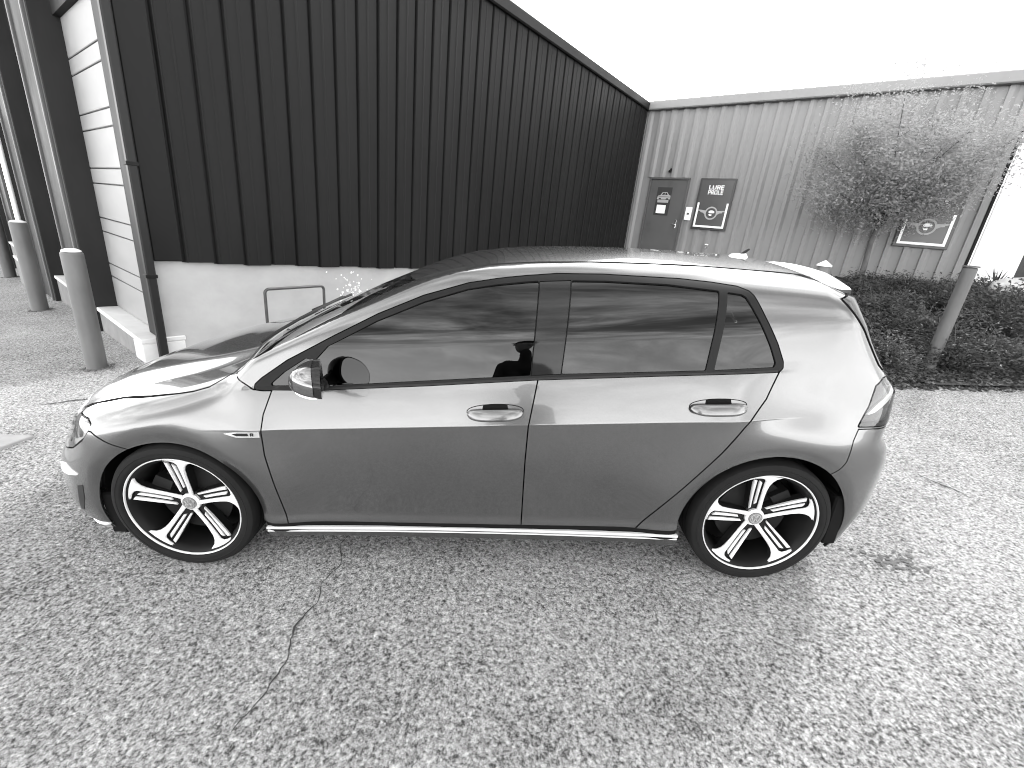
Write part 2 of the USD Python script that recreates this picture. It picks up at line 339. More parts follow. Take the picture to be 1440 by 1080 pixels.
# pale lime bloom on the concrete footing behind the windscreen
fb = []
for k_ in range(70):
    s_ = 2.35 + rgz.normal(0, .16); z_ = .50 + rgz.normal(0, .11); a_ = np.linspace(0, 2 * math.pi, 8)[:-1]; r_ = rgz.uniform(.006, .022)
    q_ = np.stack([s_ + r_ * rgz.uniform(.4, 1.2, 7) * np.cos(a_), 0 * a_ + .0175, z_ + r_ * rgz.uniform(.4, 1.3, 7) * np.sin(a_)], -1)
    fb.append(trimesh.Trimesh(q_, [[0, i, i + 1] for i in range(1, 6)], process=False))
BLOOM = cat(fb)
obj('stain', blotch(2.15, -.74, .085, .05, 90, 4, .018), 'stain', ground)

# ------------------------------------------------------------------ the dark warehouse: corrugated wall, garage wall with doors
WALL_TOP = 4.8
wh = thing('warehouse', 'dark corrugated metal warehouse with pale concrete footing and white dock doors', 'building')
ND = np.array([.7831, -.6219, 0.])                  # outward from the dark wall
NG = -DV                                             # outward from the garage wall and the light wall
def on_dark(m): return framed(m, C0, DV, -ND, ZV)    # x along the wall, y into the building, z up
def on_garage(m): return framed(m, C0, LV, DV, ZV)   # x along to the left, y into the building (mirrored: faces turned)
def fixed(m):
    if m.volume < 0: m.invert()
    return m
def foot(s): return .872 - .0225 * s
fnd = []
S_ = np.linspace(.05, 11.19, 40)
V = np.concatenate([[(s, .02, -1.2), (s, .02, foot(s)), (s, .30, foot(s)), (s, .30, -1.2)] for s in S_]); F_ = []
for i in range(len(S_) - 1):
    for k in range(4):
        a, b = i * 4 + k, i * 4 + (k + 1) % 4; F_ += [[a, b, b + 4], [a, b + 4, a + 4]]
F_ += [[0, 2, 1], [0, 3, 2], [156, 157, 158], [156, 158, 159]]
m = trimesh.Trimesh(V, F_, process=False); m.fix_normals(); FT = obj('footing', fixed(on_dark(m)), 'foundation_concrete', wh)
obj('lime_bloom', on_dark(BLOOM), 'cap_concrete', str(FT.GetPath())).SetCustomDataByKey('kind', 'stuff')
def pan(w, z0, z1, depth=.034):
    """One metal siding pan: broad flat, a deep narrow groove at its left edge and a raised lip beside it."""
    prof = [(0, depth * .9), (.006, depth), (.026, depth), (.034, 0), (.040, -.012), (.050, -.012), (.056, 0), (w * .52, 0.0), (w * .535, -.004), (w * .60, -.004), (w * .615, 0), (w - .004, 0), (w, depth * .9)]
    top = np.array([(x, y, z1) for x, y in prof]); bot = np.array([(x, y, z0) for x, y in prof]); n = len(prof)
    back = [(w, depth + .02, z1), (0, depth + .02, z1), (w, depth + .02, z0), (0, depth + .02, z0)]
    V = np.vstack([bot, top, back]); F_ = []
    for i in range(n - 1): F_ += [[i, i + 1, i + 1 + n], [i, i + 1 + n, i + n]]
    for i in range(n - 1): F_ += [[i + 1, i, 2 * n + 3], [i + n, i + 1 + n, 2 * n + 1]]
    F_ += [[n - 1, 2 * n + 3, 2 * n + 2][::-1], [2 * n - 1, 2 * n, 2 * n + 1]]
    return trimesh.Trimesh(V, F_, process=False)
for k in range(36):
    s = .3356 - .02 + k * .3055; w = min(.3055, 11.17 - s)
    if w < .1: continue
    m = pan(w, foot(s) - .012 - .008 * ((k * 7) % 3), WALL_TOP); m.apply_translation([s, -.035, 0])
    obj('siding_panel', on_dark(m), 'dark_siding_paint', wh)
obj('corner_trim', fixed(on_dark(bx(.06, .318, -.05, .30, foot(.2), WALL_TOP, .012))), 'dark_trim_paint', wh)
# garage wall: recessed doors between projecting pilasters
obj('wall_core', fixed(on_dark(bx(.30, 11.1, .12, 4.9, .5, WALL_TOP - .05))), 'inner_black', wh)
bays = [(.31, 1.93), (3.05, 4.87), (6.0, 7.8), (8.95, 10.75), (11.9, 13.7)]
for i, (a, b) in enumerate(bays):
    d = UsdGeom.Xform.Define(stage, '/World/warehouse/' + numbered('/World/warehouse', 'dock_door')).GetPrim()
    z = .055; k = 0
    while z < 3.2:
        for h, y in ((.395, .0), (.165, .012)):
            if z + h > 3.3: break
            obj('door_section', fixed(on_garage(bx(a + .002, b - .002, .06 + y * 0, .105, z, z + h - .012, .006))), 'garage_door_paint', d)
            obj('door_groove', fixed(on_garage(bx(a, b, .072, .10, z + h - .0125, z + h + .0005))), 'dark_trim_paint', d)
            z += h
    # pilaster to the left of the door, its face ribbed
    e = bays[i + 1][0] if i + 1 < len(bays) else b + 1.1
    p = obj('pilaster', fixed(on_garage(bx(b, e, -.20, .30, -.9 if i else -.9, WALL_TOP, .01))), 'pilaster_paint', wh)
    for q in (b + .10, e - .16):
        obj('pilaster_rib', fixed(on_garage(bx(q, q + .05, -.228, -.19, -.8, WALL_TOP - .02, .008))), 'bollard_paint_dark', str(p.GetPath()))
    obj('door_header', fixed(on_garage(bx(a, b, .0, .30, z - .01, WALL_TOP))), 'pilaster_paint', wh)
    zb = float(land(*(C0 + LV * (a + b) / 2)[:2]))
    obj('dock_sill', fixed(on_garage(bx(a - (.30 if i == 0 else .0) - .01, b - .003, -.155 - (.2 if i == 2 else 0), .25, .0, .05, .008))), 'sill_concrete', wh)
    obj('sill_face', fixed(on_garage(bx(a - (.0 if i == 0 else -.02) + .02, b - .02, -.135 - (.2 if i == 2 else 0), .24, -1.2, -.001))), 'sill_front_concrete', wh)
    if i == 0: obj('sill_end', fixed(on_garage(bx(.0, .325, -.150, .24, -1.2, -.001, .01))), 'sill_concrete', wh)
obj('corner_post', fixed(on_garage(bx(-.012, .305, -.0, .05, .052, WALL_TOP, .008))), 'dark_trim_paint', wh)
obj('downspout', fixed(on_dark(bx(-.025, .055, -.085, -.004, -.30, WALL_TOP - .1, .012))), 'satin_black', wh)
for zz in (.7, 1.75): obj('downspout_strap', fixed(on_dark(bx(-.035, .065, -.091, -.002, zz, zz + .035, .004))), 'dark_trim_paint', wh)
obj('conduit', tube([tuple(C0 + LV * 6.03 + DV * -.30 + ZV * -.1), tuple(C0 + LV * 6.03 + DV * -.30 + ZV * 1.1), tuple(C0 + LV * 6.03 + DV * -.30 + ZV * 2.45)], .035, 10), 'sign_white', wh, smooth=40)
for sd, m in (('d', on_dark(bx(-.06, 11.2, -.10, .3, WALL_TOP, WALL_TOP + .18, .02))), ('g', on_garage(bx(.02, 15, -.26, .3, WALL_TOP + .003, WALL_TOP + .178, .02)))):
    obj('eave_trim', fixed(m), 'dark_trim_paint', wh)
obj('roof', fixed(on_dark(bx(-.02, 11.4, .02, 14.9, WALL_TOP + .02, WALL_TOP + .12))), 'pilaster_paint', wh)

# ------------------------------------------------------------------ the light corrugated annex
AX = thing('annex', 'light grey corrugated metal building with a dark service door', 'building')
RV = -LV                                              # along the light wall to the right
def on_light(m): return framed(m, CI, RV, DV, ZV)     # x right along the wall, y into the building, z up (right-handed)
def rib_pan(w, z0, z1):
    prof = [(0, 0), (.02, 0), (.032, -.045), (.105, -.045), (.165, 0), (w, 0)] if w > .2 else [(0, 0), (w * .5, 0), (w * .7, 0), (w * .8, 0), (w * .9, 0), (w, 0)]
    n = len(prof); V = np.array([(x, y, z) for z in (z0, z1) for x, y in prof] + [(w, .02, z0), (0, .02, z0), (w, .02, z1), (0, .02, z1)]); F_ = []
    for i in range(n - 1): F_ += [[i, i + 1, i + 1 + n], [i, i + 1 + n, i + n], [i + 1, i, 2 * n + 1], [i + n, i + 1 + n, 2 * n + 3]]
    F_ += [[n - 1, 2 * n + 1, 2 * n], [2 * n - 1, 2 * n + 2, 2 * n + 3]]
    return trimesh.Trimesh(V, F_, process=False)
AX_END = 7.16; D0, D1, DTOP, DBOT = .47, 1.46, 3.17, 1.04
k = 0
while k * .3055 < AX_END - .2:
    s = .04 + k * .3055; w = min(.3055, AX_END - .12 - s); k += 1
    if w < .05: break
    over = s + w > D0 - .05 and s < D1 + .05
    m = rib_pan(w, DTOP + .05 if over else .55, WALL_TOP); m.apply_translation([s, 0, 0])
    obj('siding_panel', on_light(m), 'light_siding_paint', AX)
obj('corner_trim', fixed(on_light(bx(AX_END - .12, AX_END, -.05, .15, .5, WALL_TOP, .008))), 'light_siding_paint', AX)
obj('corner_gutter', fixed(on_light(bx(AX_END + .002, AX_END + .05, -.06, .12, .5, WALL_TOP, .008))), 'dark_trim_paint', AX)
obj('inner_corner_trim', fixed(on_light(bx(-.04, .038, -.07, .1, .5, WALL_TOP, .008))), 'light_siding_paint', AX)
obj('wall_core', fixed(on_light(bx(-.1, AX_END - .01, .16, 6, .3, WALL_TOP - .03))), 'light_siding_paint', AX)
for a, b in ((D0 - .43, D0 - .05), (D1 + .05, D1 + .18)):
    obj('siding_panel', fixed(on_light(bx(a + .001, b, -.002, .02, .55, DTOP + .049))), 'light_siding_paint', AX)
fr = obj('door_frame', fixed(on_light(cat([bx(D0 - .05, D0, -.04, .12, .8, DTOP, .006), bx(D1, D1 + .05, -.04, .12, .8, DTOP, .006), bx(D0 - .05, D1 + .05, -.041, .12, DTOP, DTOP + .05, .006)]))), 'grey_door_paint', AX)
dr = obj('door', fixed(on_light(bx(D0 + .004, D1 - .004, -.012, .035, DBOT, DTOP - .004, .004))), 'grey_door_paint', AX)
pd = str(dr.GetPath())
obj('handle', fixed(on_light(cat([bx(D1 - .14, D1 - .09, -.03, -.0125, 1.98, 2.20, .006), bx(D1 - .20, D1 - .10, -.075, -.05, 2.06, 2.085, .008), bx(D1 - .125, D1 - .1, -.055, -.028, 2.06, 2.085, .004)]))), 'chrome', pd)
W0 = D0 + .22
obj('window_poster', fixed(on_light(bx(W0, W0 + .40, -.016, -.0125, 2.28, 2.98))), 'sign_black', pd)
def flat(poly, th=.003): return extrude(poly, th)
def on_face(m, s, z, out, sc=1.0):
    """A flat shape drawn in (x right, y up) set on the light wall at (s, z), standing out by out."""
    m = m.copy(); m.apply_scale([sc, sc, 1]); return framed(m, CI + RV * s + ZV * z - DV * out, RV, ZV, -DV)
# a car printed in white on the poster, above a pale paper notice
car_print = unary_union([Polygon([(0, .02), (.02, .10), (.08, .12), (.13, .19), (.24, .195), (.30, .13), (.345, .11), (.35, .03), (.31, .02), (.29, .05), (.25, .05), (.23, .02), (.12, .02), (.10, .05), (.06, .05), (.04, .02)])])
car_print = car_print.difference(Polygon([(.11, .125), (.145, .178), (.19, .178), (.19, .125)])).difference(Polygon([(.2, .125), (.2, .178), (.235, .178), (.27, .125)])).difference(sbox(.03, .075, .33, .085))
obj('poster_print', on_face(flat(car_print), W0 + .02, 2.66, .0162, 1.05), 'sign_grey', pd)
obj('poster_print', on_face(flat(sbox(0, 0, .30, .07)), W0 + .05, 2.60, .0162), 'sign_grey', pd)
obj('paper_notice', on_face(flat(sbox(0, 0, .25, .21)), W0 + .06, 2.33, .0163), 'paper_white', pd)
obj('door_light', fixed(on_light(cat([bx(.93, .97, -.05, .0, 3.36, 3.44, .01), bx(.915, .985, -.11, -.045, 3.33, 3.39, .015)]))), 'dark_trim_paint', AX)
kp = thing('keypad_box', 'white entry box with a dark button beside the service door', 'entry keypad')
obj('housing', fixed(on_light(bx(1.57, 1.73, -.085, -.034, 2.20, 2.52, .012))), 'sign_white', kp)
obj('button', fixed(on_light(bx(1.62, 1.68, -.093, -.0845, 2.33, 2.38, .004))), 'dark_lens', kp)
tap = thing('outdoor_tap', 'small pale hose tap low on the light wall', 'tap')
tp = CI + RV * 2.30 - DV * .03 + ZV * 1.60
obj('pipe', tube([tuple(tp), tuple(tp - DV * .09), tuple(tp - DV * .13 - ZV * .05)], .016, 10), 'satin_silver', tap, smooth=40)
obj('handle', tube([tuple(tp - DV * .08 + ZV * .045 - RV * .04), tuple(tp - DV * .08 + ZV * .05), tuple(tp - DV * .08 + ZV * .045 + RV * .04)], .014, 8), 'sign_white', tap, smooth=40)
eave = fixed(on_light(bx(-.1, AX_END + .15, -.16, .2, WALL_TOP + .003, WALL_TOP + .20, .02))); obj('eave_trim', eave, 'light_siding_paint', AX)
obj('roof', fixed(on_light(bx(-.1, AX_END + .1, .16, 8, WALL_TOP + .02, WALL_TOP + .1))), 'light_siding_paint', AX)
def sign(s0, z0, label):
    t = thing('wall_sign', label, 'sign', group=None)
    w, h = .86, 1.21
    obj('backing', fixed(on_light(bx(s0, s0 + w, -.075, -.033, z0, z0 + h, .006))), 'sign_black', t)
    obj('panel', fixed(on_light(bx(s0 + .05, s0 + w - .05, -.082, -.0752, z0 + .05, z0 + h - .05))), 'sign_panel', t)
    f = unary_union([sbox(.055, .055, .10, .64), sbox(w - .10, .055, w - .055, .64), sbox(.055, .055, w - .055, .10)])
    obj('white_border', on_face(flat(f, .006), s0, z0, .088), 'sign_white', t)
    cx, cy = w / 2, .40
    ring = Point(cx, cy).buffer(.155).difference(Point(cx, cy).buffer(.122))
    wing = lambda k: Polygon([(cx + k * .14, cy + .06), (cx + k * .34, cy + .075), (cx + k * .335, cy + .045), (cx + k * .27, cy + .04), (cx + k * .265, cy + .015), (cx + k * .21, cy + .008), (cx + k * .15, cy - .03)])
    em = unary_union([ring, wing(1), wing(-1)])
    core = unary_union([affinity.scale(Point(cx + .008, cy + .028).buffer(.062), 1.15, .62), Polygon([(cx - .055, cy - .02), (cx + .03, cy - .03), (cx + .02, cy - .06), (cx - .03, cy - .065)])]).difference(LineString([(cx - .06, cy - .008), (cx + .08, cy - .002)]).buffer(.007))
    obj('emblem', on_face(flat(em), s0, z0, .0851), 'sign_grey', t); obj('emblem_centre', on_face(flat(core), s0, z0, .0852), 'paper_white', t)
    for k, (txt, zz) in enumerate((('LURE', .955), ('PROLE', .84))):
        m = meshkit.text_mesh(txt, .092, .003, bold=True); m.apply_translation([-m.bounds[0][0], 0, 0]); m.apply_scale([.36 / m.bounds[1][0], 1, 1])
        m.apply_translation([w / 2 - .18, zz, 0]); obj('lettering', on_face(m, s0, z0, .0853), 'sign_white', t)
    return t
sign(1.79, 2.0, 'tall black framed sign with winged ring beside the service door')
sign(5.97, 1.985, 'black framed sign half hidden behind the small tree')

# ------------------------------------------------------------------ white building beyond the annex
WB = thing('white_building', 'bright white metal building beyond the corner of the light wall', 'building')
for k in range(34):
    a = 5.0 + k * .9
    obj('siding_panel', fixed(framed(bx(a + .004, a + .896, 0, .06, .0, 9.0, .01), CI + DV * 4.0, RV, DV, ZV)), 'white_siding_paint', WB)
obj('wall_core', fixed(framed(bx(5.0, 35.6, .062, 6, -.5, 8.97), CI + DV * 4.0, RV, DV, ZV)), 'white_siding_paint', WB)

# ------------------------------------------------------------------ planting bed, shrubs, tree
def leaves(centres, size, rng, flat_=.5, bend=.3, aspect=.5):
    """Small pointed leaves (4 triangles each) at the given centres, each turned at random."""
    n = len(centres); d = rng.normal(size=(n, 3)); d[:, 2] *= flat_; d /= np.linalg.norm(d, axis=1, keepdims=True)
    u = np.cross(d, rng.normal(size=(n, 3))); u /= np.linalg.norm(u, axis=1, keepdims=True); w = np.cross(d, u)
    s = (size * rng.uniform(.6, 1.35, n))[:, None]
    base, tip = centres - d * s * .5, centres + d * s * .5 - np.array([0, 0, 1]) * s * bend * .3
    l, r_, mid = centres + u * s * aspect * .5 + w * s * .08, centres - u * s * aspect * .5 + w * s * .08, centres
    V = np.stack([base, l, tip, r_, mid], 1).reshape(-1, 3); o = np.arange(n)[:, None] * 5
    F_ = np.concatenate([o + np.array(t) for t in ([0, 4, 1], [1, 4, 2], [2, 4, 3], [3, 4, 0])])
    return trimesh.Trimesh(V, F_, process=False)
bed = UsdGeom.Xform.Define(stage, '/World/planting_bed').GetPrim(); tag(bed, kind='structure')
def strip_sheet(poly, fn, mat, name, parent, step=.10, lift=.0):
    b = poly.bounds; xs, ys = np.arange(b[0], b[2] + step, step), np.arange(b[1], b[3] + step, step)
    P = shapely.prepared.prep(poly); X, Y = np.meshgrid(xs, ys, indexing='ij')
    ins = shapely.contains_xy(poly, X, Y); m = sheet(xs, ys, fn, lift); nm = len(ys)
    ok = ins.ravel()[m.faces].all(1); m.update_faces(ok); m.remove_unreferenced_vertices()
    if m.face_normals[:, 2].mean() < 0: m.invert()
    return obj(name, m, mat, parent, smooth=True)
lw = lambda s, t: (CI + RV * s - DV * t)[:2]
BED = Polygon([(2.7, 2.25), (4.33, 1.95), (5.0, 1.90), (5.7, 1.89), (7.5, 1.7), (12, 1.2), tuple(lw(14, .0)), tuple(lw(1.9, .02)), tuple(lw(1.9, 3.0))])
def bedz(x, y):
    d = shapely.distance(shapely.points(x, y), BED.exterior)
    return land(x, y) + .025 + .09 * np.clip(d / .5, 0, 1) + .07 * (meshkit.fbm(np.stack([x * 3, y * 3, 0 * x], -1), 4, 9) - .45) * np.clip(d / .15, 0, 1)
strip_sheet(BED, bedz, 'mulch', 'mulch_sheet', bed, .06)
rg = np.random.default_rng(5)
def in_bed(n, pad=.0):
    out = []; b = BED.bounds
    while len(out) < n:
        p = rg.uniform(b[:2], b[2:], (n, 2)); ok = shapely.contains_xy(BED.buffer(-pad), p[:, 0], p[:, 1]); out += list(p[ok])
    return np.array(out[:n])
# fallen leaves and bark bits: nobody could count them
p = in_bed(16000); p = p[(p[:, 0] < 9)]; q_ = np.stack([rg.uniform(3.9, 7.4, 3600), 1.97 + rg.gamma(1.6, .16, 3600)], -1); q_[:, 1] -= .05 * np.maximum(q_[:, 0] - 5.5, 0); p = np.vstack([p, q_])
edge = np.stack([rg.uniform(3.9, 7.2, 900), 1.93 + rg.normal(-.03, .05, 900)], -1); edge[:, 1] -= .04 * np.maximum(edge[:, 0] - 5.5, 0)
zz = np.r_[bedz(p[:, 0], p[:, 1]) + .012, land(edge[:, 0], edge[:, 1]) + .008]
lit = leaves(np.c_[np.r_[p, edge], zz], .05, rg, .12, .2, .55); tag(obj('leaf_litter', lit, 'dry_leaf'), 'fallen leaves and bark bits strewn over the planting bed', 'leaf litter', kind='stuff')
def shrub(seed, r, h, n_stem, n_leaf):
    r_ = np.random.default_rng(seed); stems = []; tips = []
    for i in range(n_stem):
        a = r_.uniform(0, 2 * math.pi); rr = r * math.sqrt(r_.uniform(.03, 1)); hh = h * (1 - .55 * (rr / r) ** 2) * (r_.uniform(.45, 1.15) if r_.random() < .75 else r_.uniform(1.15, 2.0))
        e = np.array([rr * math.cos(a), rr * math.sin(a), hh]); mid = e * np.array([.45, .45, .6]) + r_.normal(0, .04, 3)
        stems.append(tube([(0.25 * e[0] * .3, .25 * e[1] * .3, -.05), mid, e], [.006, .004, .002], 5, False))
        for t in np.linspace(.25, 1, max(2, n_leaf // n_stem)):
            q = mid * (1 - t) * 1 + e * t if t > .5 else mid * (2 * t)
            q = (mid * 2 * t if t < .5 else mid + (e - mid) * (2 * t - 1)); tips.append(q + r_.normal(0, .055, 3))
    tips = np.array(tips); tips[:, 2] = np.maximum(tips[:, 2], .02)
    return cat(stems), leaves(tips, .046, r_, .8, .3, .40)
spots = [(4.02, 2.70, .55, .32), (4.5, 2.50, .5, .22), (5.2, 2.38, .5, .24), (5.85, 2.42, .55, .26), (6.5, 2.36, .55, .26), (4.5, 3.5, .6, .32), (5.1, 3.3, .6, .30), (5.8, 3.35, .6, .30), (6.5, 3.3, .6, .30), (7.3, 3.1, .6, .34), (5.1, 4.3, .6, .27), (5.8, 4.3, .65, .27), (6.6, 4.2, .65, .27), (7.4, 4.0, .65, .30), (8.1, 3.7, .6, .35), (6.2, 5.3, .6, .22), (6.9, 5.2, .6, .22), (7.6, 4.9, .6, .22), (6.9, 6.0, .5, .16), (7.5, 5.8, .5, .16), (8.95, 4.75, .5, .70), (8.2, 5.2, .5, .18)]
near_words = ['beside the rear lamp of the car', 'left of the leaning grey bollard', 'right of the leaning grey bollard at the bed edge', 'at the bed edge near the right border', 'at the far right front of the bed']
protos = []
for i, (x, y, r, h) in enumerate(spots):
    lab = 'low dark twiggy shrub ' + near_words[i] if i < 5 else 'low dark twiggy shrub in the tangled middle of the bed' if i < 15 else 'low dark twiggy shrub close under the light wall'
    if i == 20: lab = 'taller dark shrub before the white building at the right edge'
    grp = 'shrubs filling the bed' if 5 <= i < 15 else 'shrubs under the light wall' if i >= 15 and i != 20 else 'single shrubs'
    z = float(bedz(np.array([x]), np.array([y]))[0])
    if i < 4 or i == 20:
        t = thing('shrub', lab, 'shrub', (x, y, z), group=None if grp == 'single shrubs' else grp)
        st, lf = shrub(40 + i, r, h, 90, 2600); obj('stems', st, 'twig', t); obj('foliage', lf, 'shrub_leaf_pale' if i in (1, 3) else 'shrub_leaf', t); protos.append((t, r, h))
    else:
        src, r0, h0 = protos[i % 4]; c = copy_of(src, (x, y, z), (i * 77) % 360, (r / r0, h / h0), lab, grp)
        if grp == 'single shrubs': c.SetCustomDataByKey('group', 'shrubs along the bed edge')
# small tree before the light wall
tb = np.array([6.89, 6.30]); tz = float(land(*tb)); tree = thing('small_tree', 'slender small tree with airy feathery crown before the light wall', 'tree', (tb[0], tb[1], tz))
rt = np.random.default_rng(21); top = 1.45
obj('trunk', tube([(0, 0, -.1), (.01, .0, .4), (-.01, .02, .85), (.0, .0, 1.2), (.02, .0, top)], [.058, .050, .045, .042, .038], 10), 'bark', tree, smooth=True)
limbs, cl = [], []
for i in range(30):
    a = i * 2.4 + rt.uniform(-.4, .4); rr = rt.uniform(.35, 1.45); hh = top + rt.uniform(.25, 2.25) * (1 - .35 * (rr / 1.3) ** 2)
    e = np.array([rr * math.cos(a), rr * math.sin(a), hh]); s0 = np.array([0, 0, rt.uniform(1.1, top)]); md = s0 * .45 + e * .55 + np.array([0, 0, rt.uniform(.05, .25)]) * .6
    limbs.append(tube([s0, md * .5 + s0 * .5, md, e], [.020, .015, .010, .004], 6, False))
    for t in np.linspace(.35, 1.05, 9):
        q = s0 + (e - s0) * t + rt.normal(0, .13, 3); cl.append(q)
        if rt.random() < .5: limbs.append(tube([s0 + (e - s0) * (t - .08), q], [.006, .002], 4, False))
obj('limbs', cat(limbs), 'bark', tree)
cl = np.array(cl); pts = np.concatenate([c + rt.normal(0, 1, (330, 3)) * np.array([.21, .21, .17]) for c in cl])
keep = meshkit.fbm(pts * 2.2, 3, 4) > .40
obj('crown', leaves(pts[keep], .048, rt, .6, .4, .45), 'tree_leaf', tree)
# spiky plant and a pale rock near the right border
yp = (8.35, 5.15); t = thing('spiky_plant', 'small spiky dark plant before the white building', 'plant', (*yp, float(bedz(np.array([yp[0]]), np.array([yp[1]]))[0])))
ry = np.random.default_rng(3)
for i in range(26):
    a, el = ry.uniform(0, 2 * math.pi), ry.uniform(.1, 1.3); d = np.array([math.cos(a) * math.cos(el), math.sin(a) * math.cos(el), math.sin(el)]); L_ = ry.uniform(.35, .55); u = np.cross(d, [0, 0, 1.]); u /= np.linalg.norm(u)
    b0 = np.array([0, 0, .12]); V = np.array([b0 - u * .014, b0 + u * .014, b0 + d * L_ * .5 + u * .012, b0 + d * L_ - np.array([0, 0, .05]), b0 + d * L_ * .5 - u * .012])
    obj('leaf_blade', trimesh.Trimesh(V, [[0, 1, 2], [0, 2, 4], [4, 2, 3]], process=False), 'shrub_leaf', t)
rk = trimesh.creation.icosphere(3, 1.0); rk.vertices *= np.array([.42, .34, .2]); rk.vertices *= (1 + .45 * (meshkit.fbm(rk.vertices * 5 + 7, 3, 2) - .5))[:, None]
rp = (8.05, 4.45); rk.apply_translation([*rp, float(bedz(np.array([rp[0]]), np.array([rp[1]]))[0]) + .22]); tag(obj('rock', rk, 'rock_surface', smooth=50), 'pale grey rock among the shrubs at the right edge', 'rock')

# ------------------------------------------------------------------ bollards, hoop, post
def bollard(x, y, r, h, mat, label, cap='dome'):
    t = thing('bollard', label, 'bollard', (x, y, float(land(x, y))))
    obj('post', revolve([(0, -.15), (r, -.15), (r, .0), (r * 1.01, .3), (r, h - .02), (r - .012, h - .006), (0, h - .004)], 40), mat, t, smooth=35)
    if cap == 'dome': obj('cap', revolve([(0, h - .003), (r - .010, h - .003), (r - .014, h + .008), (r * .5, h + .022), (0, h + .026)], 40), 'cap_concrete', t, smooth=50)
    elif cap == 'cone': obj('cap', revolve([(0, h - .03), (r + .014, h - .03), (r + .015, h - .015), (r * .5, h + .018), (r * .12, h + .034), (0, h + .036)], 32), 'cap_concrete', t, smooth=30)
    else: obj('cap', revolve([(0, h - .003), (r + .010, h - .003), (r + .010, h + .012), (0, h + .013)], 40), mat, t, smooth=30)
    rr = np.random.default_rng(int(abs(x) * 100)); n = 60; a = rr.uniform(0, 2 * math.pi, n); k = rr.uniform(r * .9, r * 1.55, n)
    q = np.stack([x + k * np.cos(a), y + k * np.sin(a)], -1); ms = []
    for (u, v) in q:
        s = rr.uniform(.008, .022); b = trimesh.creation.icosphere(0, s); b.vertices *= rr.uniform(.6, 1.2, (1, 3)) * np.array([1, 1, .5]); b.apply_translation([u - x, v - y, float(land(u, v)) - float(land(x, y)) + .002]); ms.append(b)
    obj('base_dirt', cat(ms), 'stain', t)
    return t
bollard(-4.1246, 1.7671, .085, 1.165, 'bollard_paint', 'mid grey steel bollard with pale cap, nearest to the dock sill')
bollard(-7.2056, 4.2605, .10, 1.30, 'bollard_paint', 'grey steel bollard, second in line from the car')
bollard(-10.9, 7.30, .10, 1.30, 'bollard_paint_dark', 'dark bollard at the far left edge of the picture')
bollard(4.9428, 2.2949, .061, 1.225, 'bollard_paint_dark', 'grey flat-capped bollard at the edge of the planting bed', 'flat')
bollard(3.63, 2.66, .062, 1.185, 'bollard_paint', 'grey bollard with pale pointed cap behind the car roof', 'cone')
hp = np.array([-2.766, 2.58]); hd = np.array([.5178, .8555]); hz = float(land(*hp)) - .02; t = thing('hoop_rail', 'thin dark hoop rail standing before the pale footing', 'hoop rail', (hp[0], hp[1], hz))
H = .6 - hz; L_ = .785; rr_ = .05; arc = [(rr_ - rr_ * math.cos(a), H - rr_ + rr_ * math.sin(a)) for a in np.linspace(0, math.pi / 2, 7)]
pr = [(0, -.1), (0, H * .5)] + arc + [(L_ / 2, H)] + [(L_ - u, v) for u, v in arc[::-1]] + [(L_, H * .5), (L_, -.1)]
obj('tube', tube([(hd[0] * u, hd[1] * u, v) for u, v in pr], .017, 12), 'hoop_steel', t, smooth=50)
for u in (0, L_): obj('foot_plate', framed(bx(-.05, .05, -.05, .05, 0, .012, .003), [hd[0] * u, hd[1] * u, float(land(*(hp + hd * u))) - hz + .008], [hd[0], hd[1], 0], [-hd[1], hd[0], 0], ZV), 'hoop_steel', t)
pp = np.array([8.82, 5.2]); t = thing('wooden_post', 'dark weathered post at the right edge before the white building', 'post', (*pp, float(land(*pp))))
obj('shaft', bx(-.085, .085, -.085, .085, -.2, 2.6, .012), 'post_wood', t, smooth=False)
obj('collar', bx(-.10, .10, -.10, .10, .0, .12, .01), 'post_wood', t)

# ------------------------------------------------------------------ the car body as one smooth function: F < 0 inside
def smax(a, b, k):
    h = np.maximum(k - np.abs(a - b), 0) / k
    return np.maximum(a, b) + h * h * k / 4
def sst(a, b, x):
    t = np.clip((x - a) / (b - a), 0, 1); return t * t * (3 - 2 * t)
YM = PC([-2.2, -2.05, -1.95, -1.8, -1.6, -1.4, -1.1, -.8, 0, .8, 1.2, 1.45, 1.65, 1.8, 1.95, 2.1],
        [.50, .665, .745, .825, .876, .890, .888, .886, .890, .893, .895, .892, .872, .842, .785, .70])
LOWER = PC([-.2, 0, .07, .115, .20, .28, .5, .75, .95, 1.0], [-.050, -.036, -.026, -.0195, -.0245, -.0225, -.0135, -.005, .0005, .002])
LOWER_F = PC([-.2, 0, .07, .11, .16, .24, .5, .75, .95, 1.0], [-.050, -.040, -.030, -.024, -.022, -.020, -.011, -.004, -.001, -.001])
UPPER = PC([0, .02, .05, .3, .6, .85, 1.0, 1.2], [.0018, .0008, -.001, -.0165, -.036, -.053, -.064, -.08])
ARCH = [(-1.315, .318), (1.315, .318)]
def crease(x): return .7832 + .0538 * x
def belt(x): return .9585 + .0647 * x
